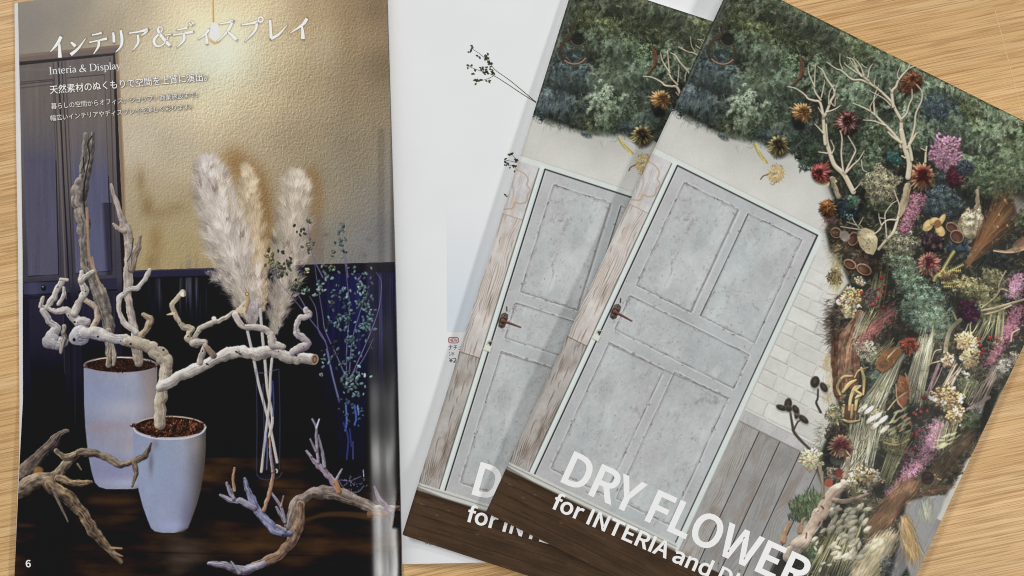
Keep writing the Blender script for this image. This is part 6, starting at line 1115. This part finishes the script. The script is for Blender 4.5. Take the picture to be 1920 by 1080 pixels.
def ribbon(P, R, n=4):
    Q = catmull(np.column_stack([np.array(P, float), np.array(R, float)]), n)
    d = np.gradient(Q[:, :2], axis=0); d /= np.hypot(d[:, 0], d[:, 1])[:, None] + 1e-9; nn = np.stack([-d[:, 1], d[:, 0]], 1)
    A = Q[:, :2] + nn * Q[:, 2:]; B = Q[:, :2] - nn * Q[:, 2:]; V = np.empty((2 * len(Q), 2)); V[0::2] = A; V[1::2] = B
    F = [(2 * i, 2 * i + 1, 2 * i + 3, 2 * i + 2) for i in range(len(Q) - 1)]
    return V, F

def merge(parts):
    V, F, o = [], [], 0
    for v, f in parts: V.append(v); F += [tuple(i + o for i in q) for q in f]; o += len(v)
    return np.vstack(V), F

# ------------------------------------------------------------------ the open magazine
LX = (np.array((-90., 0, 250, 480, 750, 880, 1080, 1110)), np.array((33., 33.5, 39, 42.5, 43, 36, 27, 25.5)))          # fore-edge of the left page
BX = (np.array((-90., 0, 250, 480, 750, 850, 1080, 1110)), np.array((26., 27, 30, 34, 36.5, 36.0, 27, 25.5)))
RX = (np.array((-90., 0, 270, 520, 750, 1000, 1110)), np.array((723., 725.5, 733.7, 741, 746, 751.5, 754)))            # fold
S_PROF = np.array((0, .2, .5, .70, .80, .85, .885, .92, .945, .965, .985, 1.0))
Z_PROF = np.array((2.6, 2.9, 4.2, 6.6, 9.0, 10.6, 11.3, 10.2, 7.6, 5.0, 2.6, 1.2)) * .001
_s = np.linspace(0, 1, 400); _z = np.interp(_s, S_PROF, Z_PROF); _ker = np.hanning(15); _ker /= _ker.sum(); _z = np.convolve(np.pad(_z, 7, mode='edge'), _ker, 'valid')
def left_z(x, y):
    x = np.asarray(x, float); y = np.asarray(y, float); xl = np.interp(y, *LX); xr = np.interp(y, *RX)
    s = np.clip((x - xl) / (xr - xl), 0, 1)
    return np.interp(s, _s, _z) + .0006 * np.sin(y / 330.) * np.clip(s * (1 - s) * 4, 0, 1) + (.00022 * np.sin(y / 47. + 5 * s) + .00012 * np.sin(y / 19. + 2)) * np.clip((s - .7) * 6, 0, 1) * np.clip((1 - s) * 30, 0, 1)
def right_z(x, y):
    x = np.asarray(x, float); y = np.asarray(y, float); t = x - np.interp(y, *RX)
    return .0007 + .0038 * (1 - np.exp(-np.clip(t, 0, None) / 20.)) - .0008 * np.clip(t / 750, 0, 1)

mag = empty('open_magazine', None, 'open magazine lying under the two catalogues, driftwood and pampas grass photograph on its left page', 'magazine')
page_art = paint_page()
LINES = (('天然素材のぬくもりで空間を上質に演出。', (94, 175), (388, 150.5), 15), ('暮らしの空間からオフィス、ショップ、商業施設まで、', (96, 204), (371, 182), 10.6), ('幅広いインテリアやディスプレイを美しく彩ります。', (95, 226), (359, 204), 10.6))
def print_halo():
    # the layout gives its white lettering a dark soft edge, printed into the picture
    M_ = np.zeros((page_art.h, page_art.w), np.float32)
    for s, p0, p1, hgt in LINES:
        Vt, Ft = text_tris(s); d = np.array(p1, float) - np.array(p0); L = np.hypot(*d); e = d / L; n = np.array((e[1], -e[0]))
        x = (Vt[:, 0] - Vt[:, 0].min()) / (Vt[:, 0].max() - Vt[:, 0].min()); P = np.array(p0) + np.outer(x * L, e) + np.outer(Vt[:, 1] / .30 * hgt, n) + (.5, .6)
        for f in Ft:
            sl, m = page_art.polymask(P[list(f)], 2.)
            if sl is not None: M_[sl] = np.maximum(M_[sl], m)
    for _ in range(2): M_[1:-1, 1:-1] = (M_[:-2, 1:-1] + M_[2:, 1:-1] + M_[1:-1, :-2] + M_[1:-1, 2:] + 2 * M_[1:-1, 1:-1]) / 6
    page_art.a += (np.array((62, 52, 40), np.float32) - page_art.a) * np.clip(M_ * 1.5, 0, .72)[..., None]
print_halo()
def left_page():
    NX, NY = 730, 1170
    s = np.linspace(0, 1, NX); t = np.linspace(0, 1, NY); S, T = np.meshgrid(s, t)
    # top and bottom trims lean a little
    XL0, XR0 = 33.4, 723.; top = lambda x: 10.0 - .148 * (x - 0) + 2.2e-5 * (x - 33) ** 2
    yb = lambda x: 1083 - .028 * (x - 653) + 1.0e-3 * np.clip(653 - x, 0, None) * 0 
    X = 33 + S * 692; 
    for _ in range(3):
        yt = top(X); ybm = yb(X); Y = yt + T * (ybm - yt); xl = np.interp(Y, *LX); xr = np.interp(Y, *RX); X = xl + S * (xr - xl)
    # ink colour
    u = np.clip(X - page_art.x0 - .5, 0, page_art.w - 1.001); v = np.clip(Y - page_art.y0 - .5, 0, page_art.h - 1.001)
    i = u.astype(int); j = v.astype(int); fu = (u - i)[..., None]; fv = (v - j)[..., None]; A = page_art.a
    i1 = np.minimum(i + 1, page_art.w - 1); j1 = np.minimum(j + 1, page_art.h - 1)
    C = (A[j, i] * (1 - fu) + A[j, i1] * fu) * (1 - fv) + (A[j1, i] * (1 - fu) + A[j1, i1] * fu) * fv
    Z = left_z(X, Y); k = KPX * (HCAM - Z) / HCAM
    V = np.stack([(X - 960) * k, (540 - Y) * k, Z], -1).reshape(-1, 3)
    return mesh_np('printed_page', V, gridfaces(NX, NY), M_PRINT, mag, True, ink(C).reshape(-1, 3))
def ink(C): return np.clip((srgb(C) - .006) / EXPO, .004, .86)
lp = left_page(); lp['label'] = 'left page printed edge to edge with a photograph of driftwood, pots and pampas grass'

def solid_strip(name, top_rows, zb, m, parent):
    """closed body under a grid of top points (rows of (x, y, z)); zb is the underside height"""
    T = np.array(top_rows); ny, nx, _ = T.shape; V = np.vstack([T.reshape(-1, 3), (T * (1, 1, 0) + (0, 0, zb)).reshape(-1, 3)]); n = nx * ny
    F = [tuple(f) for f in gridfaces(nx, ny)] + [tuple(f[::-1] + n) for f in gridfaces(nx, ny)]
    ring = [(0, i) for i in range(nx)] + [(j, nx - 1) for j in range(1, ny)] + [(ny - 1, i) for i in range(nx - 2, -1, -1)] + [(j, 0) for j in range(ny - 2, 0, -1)]
    idx = [j * nx + i for j, i in ring]
    for a, b in zip(idx, idx[1:] + idx[:1]): F.append((b, a, a + n, b + n))
    return mesh_np(name, V, F, m, parent)

def left_block():
    rows = []
    for y in np.linspace(-86, 1082, 40):
        xl = np.interp(y, *BX); xp = np.interp(y, *LX); xr = np.interp(y, *RX); row = []
        for s in (0, .12, .5, .9, 1.1):      # fanned fore-edge, seen past the top page
            x = xl + s * max(xp - xl, .3); row.append((x, y, .0006 + min(.0016, .0004 + s * .0016)))
        for s in np.linspace(.03, .985, 22):
            x = xp + s * (xr - xp); row.append((x, y, max(float(left_z(x, y)) - .0004, .0006)))
        yt = 10.0 - .148 * np.array([r[0] for r in row]) + 2.2e-5 * (np.array([r[0] for r in row]) - 33) ** 2; yb = 1082 - .028 * (np.array([r[0] for r in row]) - 653)
        rows.append([W(r[0], min(max(y, a), b), r[2]) for r, a, b in zip(row, yt, yb)])
    return solid_strip('page_block', rows, .0002, M_EDGE, mag)
left_block()

def right_page():
    NX, NY = 260, 90; rows = []
    s = np.concatenate([np.linspace(0, .08, 110), np.linspace(.085, 1, NX - 110)]); t = np.linspace(0, 1, NY)
    for tt in t:
        y = -62 + tt * (1058 + 62); xr = np.interp(y, *RX); row = []
        for ss in s:
            x = xr + ss * 742; yy = y - .022 * (x - 752) * tt + (1 - tt) * .02 * (x - 752); row.append(W(x, yy, float(right_z(x, y))))
        rows.append(row)
    T = np.array(rows); o = mesh_np('blank_page', T.reshape(-1, 3), gridfaces(NX, NY), M_WHITE, mag, True)
    b = np.array(rows)[:, ::6]; b[..., 2] -= .0003; b[:, :2, 2] = np.maximum(b[:, :2, 2], .0006)
    solid_strip('page_block', b * np.array((1, 1, 1)), .0002, M_EDGE, mag)
    return o
rp = right_page(); rp['label'] = 'mostly white right page with a price line and a sprig at the right'

# lettering of the left page
V, F = merge([ribbon(P, np.array(R) * 1.5 + .1) for P, R in title_strokes()])
lay('title_lettering', V, F, left_z, M_INKWHITE, lp)
SERIF = {
    'I': (.34, [[(.16, 0, .11), (.16, 1, .11)], [(.02, .02, .04), (.30, .02, .04)], [(.02, .98, .04), (.30, .98, .04)]]),
    'n': (.6, [[(.14, 0, .1), (.14, .64, .1)], [(.02, .02, .04), (.27, .02, .04)], [(.02, .61, .03), (.14, .64, .06)], [(.16, .5, .04), (.28, .63, .06), (.42, .6, .09), (.46, .42, .1), (.46, 0, .1)], [(.35, .02, .04), (.58, .02, .04)]]),
    't': (.36, [[(.18, .85, .03), (.18, .6, .09), (.18, .15, .1), (.22, .04, .07), (.34, .06, .03)], [(.03, .63, .04), (.33, .63, .04)]]),
    'e': (.52, [[(.09, .36, .04), (.46, .36, .04)], [(.46, .36, .04), (.43, .55, .07), (.28, .64, .05), (.11, .52, .09), (.07, .32, .11), (.13, .1, .09), (.28, .01, .06), (.46, .12, .03)]]),
    'r': (.42, [[(.14, 0, .1), (.14, .64, .1)], [(.02, .02, .04), (.27, .02, .04)], [(.02, .61, .03), (.14, .64, .06)], [(.16, .48, .04), (.26, .61, .06), (.37, .6, .1)]]),
    'i': (.28, [[(.13, 0, .1), (.13, .64, .1)], [(.02, .02, .04), (.25, .02, .04)], [(.02, .61, .03), (.13, .64, .06)], [(.13, .83, .11), (.13, .93, .11)]]),
    'a': (.5, [[(.1, .5, .08), (.2, .63, .05), (.34, .58, .08), (.38, .4, .1), (.38, .1, .1), (.48, .03, .04)], [(.38, .4, .04), (.17, .3, .07), (.09, .15, .1), (.18, .02, .06), (.36, .12, .04)]]),
    'D': (.86, [[(.16, 0, .11), (.16, 1, .11)], [(.02, .98, .04), (.4, .98, .04)], [(.02, .02, .04), (.4, .02, .04)], [(.4, .98, .04), (.64, .86, .09), (.75, .5, .13), (.64, .14, .09), (.4, .02, .04)]]),
    's': (.44, [[(.38, .5, .03), (.28, .63, .05), (.13, .56, .08), (.15, .42, .09), (.32, .28, .1), (.37, .12, .08), (.22, .01, .05), (.06, .15, .03)]]),
    'p': (.6, [[(.14, -.28, .1), (.14, .64, .1)], [(.02, -.27, .04), (.27, -.27, .04)], [(.02, .61, .03), (.14, .64, .06)], [(.16, .5, .04), (.3, .63, .05), (.48, .52, .09), (.53, .32, .11), (.47, .1, .09), (.32, .01, .05), (.16, .1, .03)]]),
    'l': (.28, [[(.14, 0, .1), (.14, 1, .1)], [(.02, .02, .04), (.27, .02, .04)], [(.02, .96, .03), (.14, .99, .06)]]),
    'y': (.56, [[(.08, .64, .1), (.28, .05, .08)], [(.5, .64, .04), (.28, .05, .05), (.19, -.2, .04), (.08, -.24, .07)], [(0, .63, .04), (.2, .63, .04)], [(.4, .63, .04), (.58, .63, .04)]]),
    '&': (.84, [[(.74, 0, .12), (.42, .45, .12), (.29, .72, .1), (.32, .93, .06), (.45, .97, .05), (.5, .8, .07), (.36, .58, .05), (.12, .35, .1), (.08, .14, .11), (.26, .01, .07), (.5, .1, .05), (.66, .42, .04)], [(.55, .43, .04), (.78, .43, .04)]]), ' ': (.3, [])}
def serif_line(s, p0, p1, cap):
    tot = sum(SERIF[ch][0] for ch in s); e = (np.array(p1, float) - np.array(p0)) / tot; L = np.hypot(*e); n = np.array((e[1], -e[0])) / L * cap; x = 0; parts = []
    for ch in s:
        for S in SERIF[ch][1]: parts.append(ribbon([tuple(np.array(p0) + e * (x + a) + n * b) for a, b, w in S], [w * cap * .58 for a, b, w in S], 5))
        x += SERIF[ch][0]
    return merge(parts)
V, F = serif_line('Interia & Display', (92.5, 139.5), (227.5, 129), 13.6)
lay('subtitle_lettering', V, F, left_z, M_INKWHITE, lp)
lay_text('tagline_lettering', '天然素材のぬくもりで空間を上質に演出。', (94, 175), (388, 150.5), 15, left_z, M_INKWHITE, lp, bold=.0022, cap=.30)
lay_text('caption_lettering', '暮らしの空間からオフィス、ショップ、商業施設まで、', (96, 204), (371, 182), 10.6, left_z, M_INKSOFT, lp, cap=.30)
lay_text('caption_lettering', '幅広いインテリアやディスプレイを美しく彩ります。', (95, 226), (359, 204), 10.6, left_z, M_INKSOFT, lp, cap=.30)
lay_text('page_number', '6', (48.5, 1063.5), (58, 1063), 13.5, left_z, M_INKWHITE, lp, bold=.008)

# things printed on the right page
def quad(name, P, zf, m, parent, eps=4e-5, n=14):
    P = np.array(P, float); u = np.linspace(0, 1, n); pts = []
    for b in u:
        for a in u: pts.append((P[0] * (1 - a) + P[1] * a) * (1 - b) + (P[3] * (1 - a) + P[2] * a) * b)
    return lay(name, np.array(pts), [tuple(f) for f in gridfaces(n, n)], zf, m, parent, eps)
tp = quad('tinted_panel', [(839, 372), (1010, 372), (1010, 622), (839, 622)], right_z, M_COVER, rp)
at = tp.data.color_attributes.new('ink', 'FLOAT_COLOR', 'POINT'); yy_ = np.repeat(np.linspace(0, 1, 14), 14)[:, None]; c4 = np.ones((196, 4), np.float32)
c4[:, :3] = srgb(np.array((234, 235, 237)) * (1 - np.clip(yy_ * 1.3 - .1, 0, 1)) + np.array((215, 224, 232)) * np.clip(yy_ * 1.3 - .1, 0, 1)); at.data.foreach_set('color', c4.ravel())
def rounded(x0, y0, x1, y1, r, n=6):
    P = []
    for cx, cy, a0 in ((x1 - r, y0 + r, -math.pi / 2), (x1 - r, y1 - r, 0), (x0 + r, y1 - r, math.pi / 2), (x0 + r, y0 + r, math.pi)):
        for k in range(n + 1): a = a0 + k / n * math.pi / 2; P.append((cx + r * math.cos(a), cy + r * math.sin(a)))
    return np.array(P)
A_ = rounded(840.5, 632, 860, 643.6, 3.4); B_ = rounded(841.8, 633.3, 858.7, 642.3, 2.6); n_ = len(A_)
bd = lay('new_badge', np.vstack([A_, B_]), [(i, (i + 1) % n_, n_ + (i + 1) % n_, n_ + i) for i in range(n_)], right_z, M_INKRED, rp)
lay_text('badge_lettering', 'NEW', (843, 640.9), (857.6, 640.9), 6.4, right_z, M_INKRED, bd, bold=.003)
lay_text('price_lettering', 'ナチュ', (841, 656), (866, 656), 9, right_z, M_INKDARK, rp)
lay_text('price_lettering', '1本', (842, 666.5), (852.5, 666.5), 7, right_z, M_INKGREY, rp)
lay_text('price_lettering', '¥2', (842, 679.5), (856, 679.5), 8.6, right_z, M_INKDARK, rp, bold=.004)

def sprig(stems, leaves, seed):
    r = np.random.default_rng(seed); parts = [ribbon(P, np.linspace(a, b, len(P))) for P, a, b in stems]
    for x, y, L, an in leaves:
        d = np.array((math.cos(an), math.sin(an))); nn = np.array((-d[1], d[0])); w = L * .34
        parts.append((np.array([(x, y)] + [np.array((x, y)) + d * L * t + nn * w * s for t, s in ((.35, .9), (.7, .7))] + [np.array((x, y)) + d * L] + [np.array((x, y)) + d * L * t - nn * w * s for t, s in ((.7, .7), (.35, .9))]), [(0, 1, 2, 3, 4, 5)]))
    return merge(parts)
z1 = zz(720, 0)
RL = np.random.default_rng(3)
lv = []
for cx, cy, rx, ry, n in ((652, 368, 12, 10, 6), (770, 425, 14, 16, 9), (708, 432, 6, 8, 2), (765, 510, 26, 22, 16), (815, 540, 10, 18, 7), (650, 495, 14, 8, 4), (655, 545, 10, 8, 2), (688, 540, 4, 4, 1), (700, 610, 16, 12, 5), (725, 600, 8, 6, 2), (785, 605, 8, 8, 3), (765, 560, 14, 10, 5), (790, 480, 10, 16, 4)):
    for _ in range(n): q = z1((cx + RL.normal(0, rx * .7), cy + RL.normal(0, ry * .7)))[0]; lv.append((q[0], q[1], 4.2 + 3. * RL.random(), RL.random() * 6.28))
V, F = sprig([(z1((1142, 768), (1050, 690), (940, 600), (835, 525), (790, 470), (720, 405), (655, 362)), .75, .4), (z1((1142, 770), (1030, 700), (910, 620), (820, 565), (750, 540), (690, 520), (630, 495)), .75, .4), (z1((820, 570), (780, 590), (730, 605), (690, 615)), .5, .35)], lv, 1)
sp = lay('printed_sprig', V, F, right_z, plain('sprig_print', lin(70, 78, 54), .5), rp)
z2 = zz(720, 250); lv = []
for cx, cy, rx, ry, n in ((955, 155, 10, 10, 8), (915, 205, 12, 12, 6), (915, 235, 10, 10, 5), (975, 245, 12, 8, 6), (985, 195, 8, 8, 5), (915, 466, 4, 3, 2), (985, 275, 4, 4, 2)):
    for _ in range(n): q = z2((cx + RL.normal(0, rx * .7), cy + RL.normal(0, ry * .7)))[0]; lv.append((q[0], q[1], 4 + 2.6 * RL.random(), RL.random() * 6.28))
V, F = sprig([(z2((1010, 220), (980, 180), (950, 150)), .5, .3), (z2((1010, 225), (960, 210), (900, 200)), .5, .3), (z2((990, 265), (975, 245), (930, 240)), .5, .3)], lv, 2)
lay('printed_sprig', V, F, right_z, sp.data.materials[0], rp)
V, F = merge([ribbon([(797 + k * 3.2 + a, 1019 + k * .8), (799 + k * 3.2, 1017 + k * .9 + b)], [.5, .4]) for k, a, b in ((0, 0, 0), (.5, 1, 3), (1, 0, 1), (2.6, 0, 2), (3, 1.4, 0), (7, 0, 0), (8, 0, 1))])
lay('footer_lettering', V, F, right_z, M_INKDARK, rp)

# ------------------------------------------------------------------ the two catalogues
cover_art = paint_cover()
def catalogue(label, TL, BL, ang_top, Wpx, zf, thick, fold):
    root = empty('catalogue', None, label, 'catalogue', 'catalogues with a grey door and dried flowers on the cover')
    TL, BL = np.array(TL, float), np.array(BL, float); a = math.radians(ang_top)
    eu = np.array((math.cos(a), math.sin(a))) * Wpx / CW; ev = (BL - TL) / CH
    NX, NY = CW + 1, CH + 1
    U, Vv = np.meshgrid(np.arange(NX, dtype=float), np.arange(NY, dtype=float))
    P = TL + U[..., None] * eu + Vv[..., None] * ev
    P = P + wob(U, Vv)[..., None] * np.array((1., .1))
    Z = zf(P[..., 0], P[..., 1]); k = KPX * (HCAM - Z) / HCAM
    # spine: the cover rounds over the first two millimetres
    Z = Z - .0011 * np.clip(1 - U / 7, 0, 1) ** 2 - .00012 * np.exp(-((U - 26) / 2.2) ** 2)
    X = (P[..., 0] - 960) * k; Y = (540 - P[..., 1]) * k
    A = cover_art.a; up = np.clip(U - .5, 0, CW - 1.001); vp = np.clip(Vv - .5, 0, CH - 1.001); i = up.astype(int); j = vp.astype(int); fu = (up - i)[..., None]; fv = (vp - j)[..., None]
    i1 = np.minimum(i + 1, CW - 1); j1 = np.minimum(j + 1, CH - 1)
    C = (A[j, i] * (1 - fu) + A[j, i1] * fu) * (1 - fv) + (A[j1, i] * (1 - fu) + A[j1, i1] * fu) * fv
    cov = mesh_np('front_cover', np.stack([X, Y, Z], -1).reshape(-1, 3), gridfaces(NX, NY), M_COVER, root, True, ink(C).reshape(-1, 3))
    # pages and back cover under it
    su = np.unique(np.r_[np.linspace(1, CW - 2, 26).astype(int)]); sv = np.unique(np.r_[np.linspace(1, CH - 2, 34).astype(int)])
    T = np.stack([X, Y, Z], -1)[np.ix_(sv, su)]
    T[..., 2] -= .0002; n = T.shape
    Vt = T.reshape(-1, 3); Vb = Vt - (0, 0, thick); m = len(Vt); g = gridfaces(n[1], n[0])
    F = [tuple(f) for f in g] + [tuple(f[::-1] + m) for f in g]
    nx, ny = n[1], n[0]; ring = [(0, q) for q in range(nx)] + [(q, nx - 1) for q in range(1, ny)] + [(ny - 1, q) for q in range(nx - 2, -1, -1)] + [(q, 0) for q in range(ny - 2, 0, -1)]
    idx = [q * nx + r for q, r in ring]
    for p, q in zip(idx, idx[1:] + idx[:1]): F.append((q, p, p + m, q + m))
    mesh_np('page_block', np.vstack([Vt, Vb]), F, M_EDGE, root)
    to = lambda p: TL + eu * p[0] + ev * p[1]
    return root, cov, to

def wob(U, V): return 1.6 * np.sin(V / 150.) * np.clip((U - 500) / 280, 0, 1)
def z_back(x, y):
    x = np.asarray(x, float); y = np.asarray(y, float)
    return .0078 + .00022 * np.sin(x / 90. + y / 140.) - .0006 * np.clip((x - 760) / 700, 0, 1) + .0010 * np.exp(-((x - (1080 - .313 * y)) / 60.) ** 2) * np.sin(np.clip(y / 1000, 0, 1) * math.pi)
def z_front(x, y):
    x = np.asarray(x, float); y = np.asarray(y, float)
    d = (x - 1376 + .463 * y)          # distance from its own spine
    t = np.clip((d - 420) / 420, 0, 1); t = t * t * (3 - 2 * t)
    return .0118 + .00028 * np.sin(x / 110. - y / 95.) - .0060 * t + .0012 * np.exp(-(d / 70.) ** 2) * np.sin(np.clip(y / 1000, 0, 1) * math.pi)

back, back_cov, tb = catalogue('catalogue partly hidden beneath an identical one, its left strip showing on the open magazine', (1079.6, -43.5), (754, 1003), 18.0, 775, z_back, .0030, 0)
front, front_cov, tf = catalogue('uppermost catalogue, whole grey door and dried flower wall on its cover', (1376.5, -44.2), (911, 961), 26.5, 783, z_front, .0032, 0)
for root, cov, zf, to in ((front, front_cov, z_front, tf), (back, back_cov, z_back, tb)):
    C_ = lambda p: tuple(to(CM @ (np.array(p, float) - CO)))
    sc = np.hypot(*(np.array(C_((1000, 0))) - np.array(C_((0, 0))))) / 1000
    lay_text('title_lettering', 'DRY FLOWER', C_((1051, 902)), C_((1503, 1109)), 60 * sc, zf, M_INKWHITE, cov, bold=.0085, cap=.2567)
    lay_text('subtitle_lettering', 'for INTERIA and DISPLAY', C_((1033, 952)), C_((1500, 1158)), 29 * sc, zf, M_INKWHITE, cov, bold=.0085, cap=.2567)
